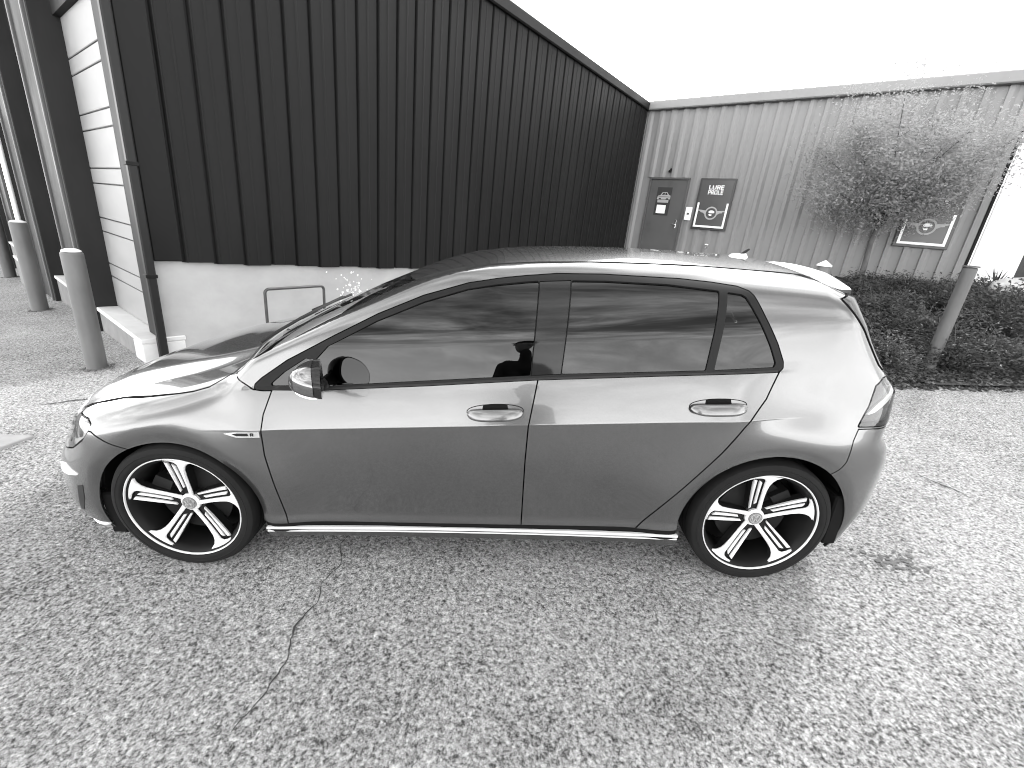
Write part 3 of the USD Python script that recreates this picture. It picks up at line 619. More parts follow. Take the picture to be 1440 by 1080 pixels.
def W(x, z):
    x, z = np.broadcast_arrays(np.asarray(x, float), np.asarray(z, float))
    zc, zb = crease(x), belt(x)
    t = (z - .2) / (zc - .2); u = (z - zc) / (zb - zc)
    lo = LOWER(np.clip(t, -.2, 1)); lof = LOWER_F(np.clip(t, -.2, 1))
    s = sst(-1.18, -.89, x) * (1 - sst(1.06, 1.40, x))
    lo = lof + (lo - lof) * s
    up = UPPER(np.clip(u, 0, 1.2))
    off = np.where(u < 0, lo, up)
    # softened crease outside the doors
    soft = PC([.0, .2, .3, .42, .52, .60, .66, .74, .84, .94, 1.05, 1.2], [-.07, -.040, -.024, -.015, -.006, -.001, -.003, -.014, -.036, -.056, -.078, -.105])(np.clip(z - .05 * x * (z - .2), 0, 1.15))
    off = soft + (off - soft) * s
    dz = np.maximum(z - zb, 0)
    off = off + .055 * sst(1.6, 2.05, -x) * (1 - sst(.30, .62, z))
    gl = -.066 - .27 * dz - 1.35 * np.maximum(dz - .14, 0) ** 2
    off = np.where(z > zb, gl, off) * s - (1 - s) * smax(-off, .066 + .27 * (z - zb) + 1.35 * np.maximum(dz - .14, 0) ** 2, .03)
    y = YM(np.clip(x, -2.2, 2.1)) + off
    for ax, az in ARCH:
        r = np.hypot(x - ax, z - az)
        fl = np.where(z > az - .12, 1, np.clip(1 - (az - .12 - z) / .1, 0, 1))
        y = y + .022 * np.exp(-((r - .42) / .13) ** 2) * fl
        y = y - .022 * (1 - sst(.325, .42, r)) * fl
    return y
T0 = PC([-2.25, -2.10, -2.0, -1.9, -1.75, -1.5, -1.25, -1.05, -.97, -.6, -.2, -.02, .12, .35, .6, .9, 1.2, 1.45, 1.62, 1.75, 2.2],
        [0.6, 0.69, 0.735, 0.765, 0.822, 0.8934, 0.9539, 1.017, 1.052, 1.2151, 1.362, 1.4008, 1.4261, 1.4401, 1.4456, 1.4447, 1.4343, 1.421, 1.3722, 1.4034, 1.1838])
def T(x, y):
    ay = np.abs(y)
    ws = sst(-1.05, -.9, x) * (1 - sst(-.1, .1, x))
    cab = sst(-.1, .15, x)
    hood = 1 - sst(-1.05, -.9, x)
    xx = x - ws * .05 * (ay / .62) ** 2.2
    c = .045 * hood * (ay / .6) ** 2 + .02 * hood * sst(.45, .62, ay) + .040 * cab * (ay / .58) ** 2.2 + .010 * ws * (ay / .6) ** 2
    return T0(np.clip(xx, -2.25, 2.2)) - c
XFZ = PC([.1, .17, .25, .35, .45, .55, .62, .68, .74, .85, 1.0], [-1.9273, -2.0818, -2.2029, -2.2009, -2.1879, -2.1238, -2.0786, -2.068, -2.0315, -2.0308, -1.776])
def XF(y, z): return XFZ(np.clip(z, .1, 1.0)) + 0.1955 * (np.abs(y) / .72) ** 2.6
XRZ = PC([.1, .2, .28, .4, .52, .60, .64, .68, .75, .85, .93, 1.0, 1.1, 1.2, 1.3, 1.36, 1.5], [1.8822, 1.9588, 1.986, 2.0367, 2.0477, 2.0463, 2.0384, 2.0256, 1.9844, 1.9904, 1.9865, 1.931, 1.8518, 1.7876, 1.7419, 1.7771, 1.6996])
def XR(y, z): return XRZ(np.clip(z, .1, 1.5)) - 0.1575 * (np.abs(y) / .75) ** 2.4
def F(P):
    P = np.asarray(P, float); x, y, z = P[..., 0], P[..., 1], P[..., 2]
    f = smax(np.abs(y) - W(x, z), z - T(x, y), .085 - .05 * sst(-1.1, -.9, x) * (1 - sst(-.1, .2, x)))
    f = smax(f, XF(y, z) - x, .10)
    f = smax(f, x - XR(y, z), .07)
    return np.maximum(f, .155 - z)
def solve_y(x, z, n=46):
    """y of the left flank at (x, z): from the outside (y=-1) inwards."""
    x, z = np.asarray(x, float), np.asarray(z, float)
    ys = np.linspace(-1.02, 0, 86); hi = np.full(x.shape, np.nan); lo = np.full(x.shape, -1.02)
    done = np.zeros(x.shape, bool)
    for y in ys[1:]:
        v = F(np.stack([x, np.full(x.shape, y), z], -1)) < 0
        new = v & ~done; hi[new] = y; done |= new; lo[~done] = y
    hi = np.where(done, hi, 0.0)
    for _ in range(18):
        m = (lo + hi) / 2; v = F(np.stack([x, m, z], -1)) < 0
        hi = np.where(v, m, hi); lo = np.where(v, lo, m)
    return hi
def bis(o, d, a, b, n=24):
    for _ in range(n):
        m = (a + b) / 2; v = F(o + d * m[..., None]) < 0
        b = np.where(v, m, b); a = np.where(v, a, m)
    return b
def march(o, d, tmax, n=140):
    o = np.asarray(o, float); t = np.linspace(0, tmax, n); sh = o.shape[:-1]
    hit = np.full(sh, np.nan); a = np.zeros(sh); done = np.zeros(sh, bool)
    for ti in t[1:]:
        v = F(o + d * ti) < 0; new = v & ~done; hit[new] = ti; done |= new; a[~done] = ti
    b = np.where(done, hit, tmax)
    return bis(o, np.broadcast_to(d, o.shape), a, b), done

# ------------------------------------------------------------------ the car (built in its own frame: x rearwards, y to its right, z up, wheels on z = 0)
CAR = thing('hatchback_car', 'silver five door hatchback with dark tinted glass and five spoke alloy wheels', 'car', (0, 0, 0), CAR_ROT)
KC = .0538                                             # the waist crease climbs this much per metre
def grad(P):
    e = 1.5e-3; N = np.stack([F(P + np.eye(3)[k] * e) - F(P - np.eye(3)[k] * e) for k in range(3)], -1)
    return N / np.maximum(np.linalg.norm(N, axis=-1, keepdims=True), 1e-9)
def clip_grid(poly, us, vs):
    """Cells of the grid us x vs clipped to the polygon: points and triangles."""
    poly = poly.buffer(0); prep = shapely.prepared.prep(poly)
    pts, tri, idx = [], [], {}
    def vid(p):
        k = (round(p[0], 6), round(p[1], 6))
        if k not in idx: idx[k] = len(pts); pts.append(k)
        return idx[k]
    b = poly.bounds
    us = us[(us > b[0] - .05) & (us < b[2] + .05)]; vs = vs[(vs > b[1] - .05) & (vs < b[3] + .05)]
    U, V = np.meshgrid(us, vs, indexing='ij')
    cells = shapely.box(U[:-1, :-1].ravel(), V[:-1, :-1].ravel(), U[1:, 1:].ravel(), V[1:, 1:].ravel())
    shapely.prepare(poly)
    inside = shapely.contains_properly(poly, cells); touch = shapely.intersects(poly, cells) & ~inside
    for c in cells[inside]:
        x0, y0, x1, y1 = c.bounds; q = [vid((x0, y0)), vid((x1, y0)), vid((x1, y1)), vid((x0, y1))]; tri += [[q[0], q[1], q[2]], [q[0], q[2], q[3]]]
    for c in cells[touch]:
        it = c.intersection(poly)
        for gpart in getattr(it, 'geoms', [it]):
            if gpart.geom_type != 'Polygon' or gpart.area < 1e-10: continue
            v2, f2 = trimesh.creation.triangulate_polygon(gpart, engine='earcut')
            for t in f2:
                q = [vid(v2[k]) for k in t]
                if len(set(q)) == 3: tri.append(q)
    P = np.array(pts); T_ = np.array(tri)
    a = P[T_]; s = (a[:, 1, 0] - a[:, 0, 0]) * (a[:, 2, 1] - a[:, 0, 1]) - (a[:, 2, 0] - a[:, 0, 0]) * (a[:, 1, 1] - a[:, 0, 1])
    T_[s < 0] = T_[s < 0][:, ::-1]
    return P, T_[np.abs(s) > 1e-12]
def ls(lo, hi, d): return np.linspace(lo, hi, max(2, int(round((hi - lo) / d)) + 1))
_cz = .7832
VS = np.unique(np.round(np.concatenate([ls(.05, _cz - .012, .013), _cz + np.array([-.007, -.0035, -.0012, .0012, .0035, .007]), ls(_cz + .012, 1.6, .011)]), 5))
US = ls(-2.4, 2.4, .014)
def surf_side(q):                                     # (x, v) with z = v + KC x
    x = q[:, 0]; z = q[:, 1] + KC * x; return np.stack([x, solve_y(x, z), z], -1)
def surf_top(q):
    o = np.c_[q, np.full(len(q), 1.62)]; t, ok = march(o, np.array([0, 0, -1.]), 1.5, 300); o[:, 2] -= t; return o
def surf_front(q):
    o = np.c_[np.full(len(q), -2.4), q]; t, ok = march(o, np.array([1., 0, 0]), 1.2, 240); o[:, 0] += t; return o
def surf_rear(q):
    o = np.c_[np.full(len(q), 2.3), q]; t, ok = march(o, np.array([-1., 0, 0]), 1.2, 240); o[:, 0] -= t; return o
SURF = {'side': (surf_side, US, VS), 'top': (surf_top, ls(-2.4, 2.2, .02), ls(-1, 1, .02)), 'front': (surf_front, ls(-1, 1, .02), ls(0, 1.2, .014)), 'rear': (surf_rear, ls(-1, 1, .02), ls(0, 1.6, .016))}
def patch(poly, dom='side', lift=0.0, hem=.014):
    """A panel of the body's surface: the polygon in its domain, laid on F = 0, raised by lift, its edges turned inwards by hem. Returns vertices, faces, normals."""
    out = []
    for gpart in getattr(poly, 'geoms', [poly]):
        if gpart.geom_type != 'Polygon' or gpart.area < 1e-6: continue
        fn, us, vs = SURF[dom]
        P2, T_ = clip_grid(gpart.segmentize(.012), us, vs)
        P = fn(P2); N = grad(P); P = P + N * lift
        tn = np.cross(P[T_[:, 1]] - P[T_[:, 0]], P[T_[:, 2]] - P[T_[:, 0]])
        flip = (tn * N[T_].mean(1)).sum(1) < 0; T_ = T_.copy(); T_[flip] = T_[flip][:, ::-1]
        V_, F__, N_ = [P], [T_], [N]
        if hem:
            e = np.vstack([T_[:, [0, 1]], T_[:, [1, 2]], T_[:, [2, 0]]]); k = np.sort(e, 1)
            _, inv, cnt = np.unique(k, axis=0, return_inverse=True, return_counts=True); e = e[cnt[inv.ravel()] == 1]
            A, B = P[e[:, 0]], P[e[:, 1]]; C_, D_ = B - N[e[:, 1]] * hem, A - N[e[:, 0]] * hem
            fnm = np.cross(B - A, N[e[:, 0]]); fnm /= np.maximum(np.linalg.norm(fnm, axis=1, keepdims=True), 1e-9)
            n0 = len(P); m_ = len(e); i = np.arange(m_)
            V_.append(np.concatenate([A, B, C_, D_])); N_.append(np.tile(fnm, (4, 1)))
            F__ += [n0 + np.c_[i + m_, i, i + 3 * m_], n0 + np.c_[i + m_, i + 3 * m_, i + 2 * m_]]
        out.append((np.vstack(V_), np.vstack(F__), np.vstack(N_)))
    o = 0; VV, FF, NN = [], [], []
    for v, f, n in out: VV.append(v); FF.append(f + o); NN.append(n); o += len(v)
    return np.vstack(VV), np.vstack(FF), np.vstack(NN)
def place(name, pt, mat, parent=None, mirror=False):
    v, f, n = pt
    if mirror: v, n, f = v * [1, -1, 1], n * [1, -1, 1], f[:, ::-1]
    return obj(name, (v, f), mat, parent or CAR, normals=n)
def both(name, pt, mat, parents=None):
    a = place(name, pt, mat, parents and parents[0]); b = place(name, pt, mat, parents and parents[1], True)
    return str(a.GetPath()), str(b.GetPath())
def vz(pts): return [(x, z - KC * x) for x, z in pts]     # (x, z) -> side domain
def rounded(poly, r): return poly.buffer(-r).buffer(2 * r).buffer(-r)
GAP = .0028
# side-view outlines
DLO = rounded(Polygon(vz([(-.918, .893), (-.88, .890), (-.669, .899), (-.2, .934), (.27, .974), (.76, 1.006), (1.253, 1.037), (1.268, 1.052), (1.266, 1.078), (1.236, 1.147), (1.178, 1.252), (1.142, 1.325), (1.126, 1.341), (1.082, 1.356),
    (.98, 1.367), (.857, 1.375), (.535, 1.381), (.339, 1.377), (.206, 1.365), (.08, 1.351), (-.033, 1.333), (-.218, 1.281), (-.402, 1.207), (-.585, 1.116), (-.776, 1.015), (-.885, .940), (-.914, .914)])), .012)
fcut = vz([(-.83, .93), (-.845, .883), (-.874, .798), (-.883, .721), (-.885, .62), (-.870, .477), (-.847, .299), (-.843, .268)])
bcut = vz([(.285, 1.01), (.269, .979), (.234, .79), (.227, .615), (.223, .286), (.223, .25)])
rcut = vz([(1.30, 1.12), (1.253, 1.037), (1.207, .93), (1.120, .814), (1.045, .694), (.928, .528), (.766, .306), (.735, .262)])
def arch(ax, radii):
    th = np.radians(np.linspace(-40, 220, 80)); r = PC(np.radians([-40, 0, 40, 90, 140, 180, 220]), radii)(th)
    return Polygon(vz([(ax + a * math.cos(t), .318 + a * math.sin(t)) for a, t in zip(r, th)]))
ARCHF, ARCHR = arch(-1.315, [.370, .352, .338, .333, .352, .386, .42]), arch(1.315, [.405, .388, .366, .362, .364, .378, .395])
big = sbox(-3, 0, 3, 2)
def right_of(cut): return Polygon([*cut, (cut[-1][0], -1), (4, -1), (4, 3), (cut[0][0], 3)])
# the sill line and the underside
SILLTOP = lambda x: .246 + .0 * x
def under(x): return .185
body = sbox(-2.2, -.2, 2.2, 2.0)
sill_line = LineString(vz([(-1.0, .238), (1.0, .264)]))
above_sill = Polygon(vz([(-2.6, .05), (-1.02, .05), (-1.02, .254), (-.95, .256), (.95, .282), (1.0, .282), (1.0, .05), (2.6, .05), (2.6, 2), (-2.6, 2)]))
FR, BR, RR = right_of(fcut), right_of(bcut), right_of(rcut)
below_dlo = Polygon([*vz([(-2.6, .85), (-.918, .893), (-.669, .899), (-.2, .934), (.27, .974), (.76, 1.006), (1.253, 1.037), (2.6, 1.12)]), (2.6, -1), (-2.6, -1)])
front_door = FR.difference(BR).intersection(below_dlo).intersection(above_sill).difference(ARCHF)
rear_door = BR.difference(RR).intersection(below_dlo).intersection(above_sill).difference(ARCHR.buffer(.004))
# where the flank hands over to the bonnet, roof, nose and tail (lines on the body itself)
def zs_at(x, y):
    p = surf_top(np.c_[x, np.full(len(x), y) if np.ndim(y) == 0 else y]); return p[:, 2]
hood_xy = [(-1.90, -.60), (-1.847, -.652), (-1.72, -.683), (-1.578, -.707), (-1.42, -.757), (-1.282, -.782), (-1.20, -.790), (-1.131, -.785), (-1.085, -.757), (-1.052, -.730)]
hz_ = zs_at(np.array([p[0] for p in hood_xy]), np.array([p[1] for p in hood_xy]))
ws_xy = [(-1.046, -.728), (-.985, -.758), (-.93, -.768), (-.87, -.762), (-.80, -.741), (-.757, -.716), (-.71, -.686), (-.639, -.645), (-.544, -.598), (-.449, -.548), (-.37, -.503), (-.298, -.477)]
wz_ = zs_at(np.array([p[0] for p in ws_xy]), np.array([p[1] for p in ws_xy]))
rail_x = np.array([-.25, -.1, .05, .25, .5, .75, 1.0, 1.2, 1.4, 1.56]); RAILY = PC([-.298, -.15, .05, .3, .8, 1.56], [.477, .478, .475, .47, .475, .50])
rz_ = zs_at(rail_x, -RAILY(rail_x))
zt = np.array([1.355, 1.30, 1.2, 1.1, 1.03])
YT = PC([.1, .5, .8, 1.0, 1.03, 1.1, 1.2, 1.3, 1.38], [.70, .70, .70, .725, .735, .705, .645, .59, .55])    # half width of the tail's own panels
def tail_x(z): return surf_rear(np.c_[-YT(z), z])[:, 0]
YN = .66
def nose_x(z): return surf_front(np.c_[np.full(len(z), -YN), z])[:, 0]
zz_t = np.array([1.355, 1.3, 1.2, 1.1, 1.0, .9, .8, .7, .6, .5, .4, .3, .22]); xt_ = tail_x(zz_t)
zz_n = np.array([.22, .3, .4, .5, .6, .66, .70]); xn_ = nose_x(zz_n)
outline = Polygon(vz([(-1.80, .16), (-1.95, .17)] + list(zip(xn_, zz_n)) + [(p[0], z) for p, z in zip(hood_xy[1:], hz_[1:])] + [(p[0], z) for p, z in zip(ws_xy, wz_)] + list(zip(rail_x, rz_)) + list(zip(xt_, zz_t)) + [(1.80, .20), (1.72, .20), (1.69, .16)]))
outline = outline.buffer(0)
if hasattr(outline, 'geoms'): outline = max(outline.geoms, key=lambda q: q.area)
flank = outline.difference(DLO)
sill_zone = Polygon(vz([(-.965, .05), (.955, .05), (.955, .280), (-.965, .254)]))
# bumper cuts
fbump = Polygon(vz([(-3, .74), (-1.80, .735), (-1.70, .69), (-1.629, .690), (-1.55, .655), (-1.480, .615), (-1.44, .58), (-1.44, 0), (-3, 0)]))
headlamp = rounded(Polygon(vz([(-2.3, .70), (-1.86, .695), (-1.752, .722), (-1.672, .728), (-1.638, .716), (-1.650, .686), (-1.682, .646), (-1.764, .593), (-1.86, .560), (-2.3, .53)])), .006)
rbump = Polygon(vz([(3, .800), (1.95, .795), (1.80, .800), (1.625, .806), (1.606, .76), (1.590, .668), (1.55, .60), (1.50, .55), (1.50, 0), (3, 0)]))
taillamp = rounded(Polygon(vz([(2.3, 1.00), (1.76, 1.015), (1.712, 1.012), (1.678, .985), (1.660, .900), (1.618, .815), (1.70, .812), (2.3, .808)])), .006)
blade = Polygon(vz([(1.50, 1.322), (1.60, 1.337), (1.75, 1.35), (1.80, 1.2), (1.83, 1.02), (1.725, 1.035), (1.69, 1.062), (1.655, 1.115), (1.60, 1.20)]))
front_fender = flank.difference(FR).difference(ARCHF).difference(fbump).difference(headlamp).intersection(Polygon(vz([(-3, 0), (-.965, 0), (-.965, .256), (-.80, .256), (-.80, .915), (-.925, .915), (-1.046, .955), (-1.046, 1.2), (-3, 1.2)])))
# the wing's tip meets the A-pillar along a short cut
pill_cut = Polygon(vz([(-1.06, .972), (-.985, .930), (-.930, .897), (-.918, .893), (-.669, .899), (-.2, .934), (.27, .974), (.76, 1.006), (1.253, 1.037), (3, 1.12), (3, 2), (-1.06, 2)]))
front_fender = front_fender.difference(pill_cut)
body_side = unary_union([flank.intersection(pill_cut).difference(below_dlo.intersection(sbox(-3, -1, 1.5, 3)).difference(RR)), flank.intersection(RR)]).difference(front_door.buffer(.001)).difference(rear_door.buffer(.001)).difference(rbump).difference(taillamp).difference(blade).difference(ARCHR)
body_side = body_side.difference(sill_zone)
bumper_f = flank.intersection(fbump).difference(headlamp).difference(ARCHF)
bumper_r = flank.intersection(rbump).difference(taillamp).difference(ARCHR)
def biggest(p): return max(p.geoms, key=lambda q: q.area) if hasattr(p, 'geoms') else p
def gapped(p): return biggest(p.buffer(-GAP, join_style='mitre'))
both('front_fender', patch(gapped(front_fender)), 'car_paint')
FDOOR = both('front_door', patch(gapped(front_door)), 'car_paint')
RDOOR = both('rear_door', patch(gapped(rear_door)), 'car_paint')
both('body_side', patch(gapped(body_side)), 'car_paint')
both('bumper_corner', patch(gapped(bumper_f)), 'car_paint')
both('rear_bumper_corner', patch(gapped(bumper_r)), 'car_paint')
both('spoiler_blade', patch(gapped(blade.intersection(outline)), lift=.004), 'gloss_black')
# nose, bonnet, screen, roof, tail
hp2 = [(x, y) for x, y in hood_xy]; hood = Polygon([(-1.985, -.42), (-1.95, -.53)] + hp2[1:] + [(-1.050, -.60), (-1.060, -.3), (-1.062, 0)] + [(-1.060, .3), (-1.050, .60)] + [(x, -y) for x, y in hp2[::-1][:-1]] + [(-1.95, .53), (-1.985, .42), (-2.0, 0)])
place('bonnet', patch(hood.buffer(-GAP), 'top'), 'car_paint')
wsx = [(x, y + .006) for x, y in ws_xy]; HEAD = [(-.298, -.477), (-.335, -.38), (-.38, -.2), (-.395, 0)]
scr = Polygon([(-1.044, -.60), (-1.052, -.3), (-1.054, 0), (-1.052, .3), (-1.044, .60)][::-1] + [(x, y) for x, y in wsx] + HEAD[1:] + [(x, -y) for x, y in HEAD[::-1][1:]][:-1] + [(x, -y) for x, y in wsx[::-1]])
scr = scr.buffer(0)
SCREEN = place('windscreen', patch(biggest(scr.buffer(-.004)), 'top', lift=-.003, hem=.006), 'windscreen_glass')
place('added_screen_backing', patch(biggest(scr.buffer(-.03)).intersection(sbox(-2, -.9, -.70, .9)), 'top', lift=-.035, hem=0), 'strip_white')  # white panel added under the glass to brighten the lower screen
place('screen_liner', patch(biggest(scr.buffer(-.01)).intersection(sbox(-.70, -.9, 1, .9)), 'top', lift=-.045, hem=0), 'inner_black')
band = biggest(scr).difference(biggest(scr.buffer(-.035))).intersection(sbox(-.50, -.9, 1, .9)); place('windscreen_band', patch(band.buffer(-.002), 'top', lift=-.0045, hem=0), 'gloss_black', str(SCREEN.GetPath()))
ry_ = list(zip(rail_x, -RAILY(rail_x))); roof = Polygon(HEAD[::-1][:-1] + [(-.298, -.477)] + ry_ + [(1.56, -.50), (1.575, 0), (1.56, .50)] + [(x, -y) for x, y in ry_[::-1]] + [(x, -y) for x, y in HEAD[:-1]])
place('roof', patch(roof.buffer(0).buffer(-GAP), 'top'), 'car_paint')
sp = Polygon([(1.565, -.50), (1.60, -.55), (1.66, -.55), (1.70, -.3), (1.71, 0), (1.70, .3), (1.66, .55), (1.60, .55), (1.565, .50), (1.58, 0)]); place('spoiler', patch(sp.buffer(-GAP), 'top'), 'car_paint')
bn = Polygon([(-YN, .22), (-.6, .165), (.6, .165), (YN, .22), (YN, .60), (.40, .595), (.36, .60), (-.36, .60), (-.40, .595), (-YN, .60)])
lower = unary_union([sbox(-.42, .23, .42, .40), Polygon([(-.66, .24), (-.46, .24), (-.46, .40), (-.62, .42)]), Polygon([(.66, .24), (.46, .24), (.46, .40), (.62, .42)])])
place('front_bumper', patch(bn.difference(lower).buffer(-GAP), 'front'), 'car_paint')
place('air_intake', patch(lower.buffer(-.001), 'front', lift=-.03, hem=0), 'satin_black')
gr = Polygon([(-.36, .604), (.36, .604), (.38, .70), (-.38, .70)]); place('grille', patch(gr, 'front', lift=-.006), 'gloss_black')
place('grille_strip', patch(Polygon([(-.36, .612), (.36, .612), (.36, .622), (-.36, .622)]), 'front', lift=.003, hem=.01), 'chrome')
hl = Polygon([(-YN, .56), (-.40, .606), (-.385, .70), (-.60, .705), (-YN, .70)])
for k in (1, -1):
    pl = affinity.scale(hl, k, 1, origin=(0, 0)); place('inner_lamp', patch(pl.buffer(-.002), 'front', hem=.01), 'lamp_reflector')
HL = both('headlight', patch(gapped(headlamp.intersection(outline)), lift=-.028, hem=.02), 'lamp_reflector')
both('lens', patch(gapped(headlamp.intersection(outline)), lift=.001, hem=.02), 'lamp_glass', HL)
hb = biggest(headlamp.intersection(outline)); both('lamp_bezel', patch(hb.difference(hb.buffer(-.014)).buffer(-.001), lift=-.010, hem=.015), 'satin_black', HL)
for c, r in (((-1.775, .662), .032), ((-1.845, .632), .030)):
    both('lamp_module', patch(Point(*vz([c])[0]).buffer(r).intersection(hb), lift=-.018, hem=.012), 'dark_lens', HL)
both('running_light', patch(rounded(Polygon(vz([(-1.935, .470), (-1.87, .492), (-1.815, .490), (-1.748, .474), (-1.82, .455), (-1.93, .432)])), .004).intersection(outline), lift=.004, hem=.01), 'lamp_reflector')
both('side_vent', patch(rounded(Polygon(vz([(-1.790, .408), (-1.752, .420), (-1.775, .34), (-1.82, .262), (-1.85, .256), (-1.815, .33)])), .004), lift=.0015, hem=.006), 'satin_black')
both('chin_lip', patch(Polygon(vz([(-2.05, .160), (-2.05, .185), (-1.80, .186), (-1.70, .200), (-1.70, .178), (-1.80, .160)])).intersection(outline.buffer(.02)), lift=.008, hem=.02), 'satin_silver')
# tail
tg = Polygon([(-YT(1.02), 1.0), (-YT(.81) , .81), (YT(.81), .81), (YT(1.02), 1.0)]); rw = Polygon([(-.70, 1.012), (-.53, 1.33), (.53, 1.33), (.70, 1.012)])
place('rear_window', patch(rw.buffer(-.004), 'rear', lift=-.002, hem=.008), 'tinted_glass')
place('tailgate', patch(Polygon([(-.46, .66), (.46, .66), (.50, .80), (.52, 1.005), (-.52, 1.005), (-.50, .80)]).buffer(-GAP), 'rear'), 'car_paint')
rbc = Polygon([(-.70, .24), (.70, .24), (.70, .80), (.504, .80), (.464, .655), (-.464, .655), (-.504, .80), (-.70, .80)])
place('rear_bumper', patch(rbc.buffer(-GAP), 'rear'), 'car_paint')
for k in (1, -1):
    place('inner_tail_light', patch(affinity.scale(Polygon([(-.735, 1.003), (-.525, 1.003), (-.505, .806), (-.70, .806)]), k, 1, origin=(0, 0)).buffer(-.002), 'rear', hem=.012), 'dark_lens')
TL = both('tail_light', patch(gapped(taillamp.intersection(outline)), lift=-.012, hem=.02), 'dark_lens')
tb_ = biggest(taillamp.intersection(outline)); both('lens', patch(gapped(tb_), lift=.002, hem=.016), 'lamp_glass', TL)
both('light_bar', patch(rounded(Polygon(vz([(1.66, .86), (1.70, .872), (1.80, .94), (1.90, .96), (1.90, .985), (1.78, .965), (1.69, .892)])), .003).intersection(tb_), lift=-.004, hem=.01), 'lamp_reflector', TL)
both('light_bar', patch(Polygon(vz([(1.622, .818), (1.95, .812), (1.95, .832), (1.64, .836)])).intersection(tb_), lift=-.004, hem=.01), 'satin_black', TL)
# glazing: black surround, panes, B-pillar
pane1 = rounded(Polygon(vz([(-.640, .916), (-.655, 1.022), (-.605, 1.076), (-.405, 1.179), (-.216, 1.256), (-.036, 1.309), (.08, 1.329), (.207, 1.343), (.262, 1.348), (.235, .990), (-.2, .953)])), .006)
pane2 = rounded(Polygon(vz([(.366, 1.000), (.402, 1.354), (.538, 1.357), (.80, 1.353), (1.002, 1.337), (.952, 1.034)])), .006)
pane3 = rounded(Polygon(vz([(.988, 1.037), (1.036, 1.333), (1.092, 1.327), (1.108, 1.318), (1.164, 1.22), (1.210, 1.132), (1.235, 1.072), (1.230, 1.056)])), .006)
tri_ = rounded(Polygon(vz([(-.855, .910), (-.79, .966), (-.700, 1.024), (-.682, 1.022), (-.668, .918)])), .006)
pillar = Polygon(vz([(.240, .990), (.267, 1.346), (.396, 1.354), (.361, 1.000)]))
inner = unary_union([pane1, pane2, pane3, tri_])
both('window_trim', patch(DLO.buffer(-.002).difference(inner.buffer(.0015)).difference(pillar.buffer(.002)), lift=.0015, hem=.016), 'rubber_seal')
both('pillar_cover', patch(pillar, lift=-.001, hem=.012), 'gloss_black')
for nm, pn, hosts in (('window', pane1, FDOOR), ('window', pane2, RDOOR), ('window', pane3, RDOOR), ('window', tri_, FDOOR)):
    both(nm, patch(pn, lift=-.0055, hem=0), 'tinted_glass', hosts)
belt_line = Polygon(vz([(-.64, .9005), (-.2, .9335), (.27, .9735), (.76, 1.0055), (1.245, 1.0365), (1.245, 1.0445), (.76, 1.0135), (.27, .9815), (-.2, .9415), (-.64, .9085)]))
both('belt_strip', patch(belt_line, lift=.004, hem=.006), 'satin_black')
# door handles
def handle(cx, cz, tilt):
    n = 28; xs = np.linspace(-.115, .115, n); rows = []
    c0 = solve_y(np.array([cx]), np.array([cz]))[0]
    for x in xs:
        k = abs(x) / .115; h = .0185 * (1 - k ** 4) ** .5 + .004; out = .014 + .022 * (1 - k ** 3)
        base = solve_y(np.array([cx + x]), np.array([cz + x * tilt]))[0]
        th = np.linspace(0, 2 * math.pi, 15)[:-1]; e = 2 / 2.6
        yy = np.sign(np.cos(th)) * np.abs(np.cos(th)) ** e * .0085 * (1 - .5 * k ** 6); zz = np.sign(np.sin(th)) * np.abs(np.sin(th)) ** e * h
        rows.append(np.stack([np.full(14, cx + x), base - out + yy + zz * .45, cz + x * tilt - .004 + zz], -1))
    V = np.concatenate(rows); F_ = []
    for i in range(n - 1):
        for k in range(14): a, b = i * 14 + k, i * 14 + (k + 1) % 14; F_ += [[a, b, b + 14], [a, b + 14, a + 14]]
    for o in (0, (n - 1) * 14):
        for k in range(1, 13): F_.append([o, o + k, o + k + 1])
    m = trimesh.Trimesh(V, F_, process=False); m.fix_normals(); return m
def mir(m):
    m = m.copy(); m.vertices *= [1, -1, 1]; m.invert(); return m
for hosts, (cx, cz) in ((FDOOR, (.095, .846)), (RDOOR, (1.008, .900))):
    hm = handle(cx, cz, .05)
    el = Polygon([(cx + .118 * math.cos(a), cz - KC * cx + (.029 if math.sin(a) > 0 else .026) * abs(math.sin(a)) ** .8 * (1 if math.sin(a) > 0 else -1)) for a in np.linspace(0, 2 * math.pi, 60)[:-1]])
    sc = Polygon([(cx - .055 + .0, cz - KC * cx + .002), (cx + .055, cz - KC * cx + .002), (cx + .050, cz - KC * cx + .024), (cx + .03, cz - KC * cx + .0275), (cx - .03, cz - KC * cx + .0275), (cx - .050, cz - KC * cx + .024)])
    rim = el.difference(el.buffer(-.0032))
    for i, host in enumerate(hosts):
        h_ = obj('handle', hm if i == 0 else mir(hm), 'car_paint', host, smooth=40)
        place('handle_gap', patch(rim, lift=.0006, hem=0), 'inner_black', str(h_.GetPath()), i == 1)
        place('handle_scoop', patch(sc, lift=.0009, hem=0), 'inner_black', str(h_.GetPath()), i == 1)
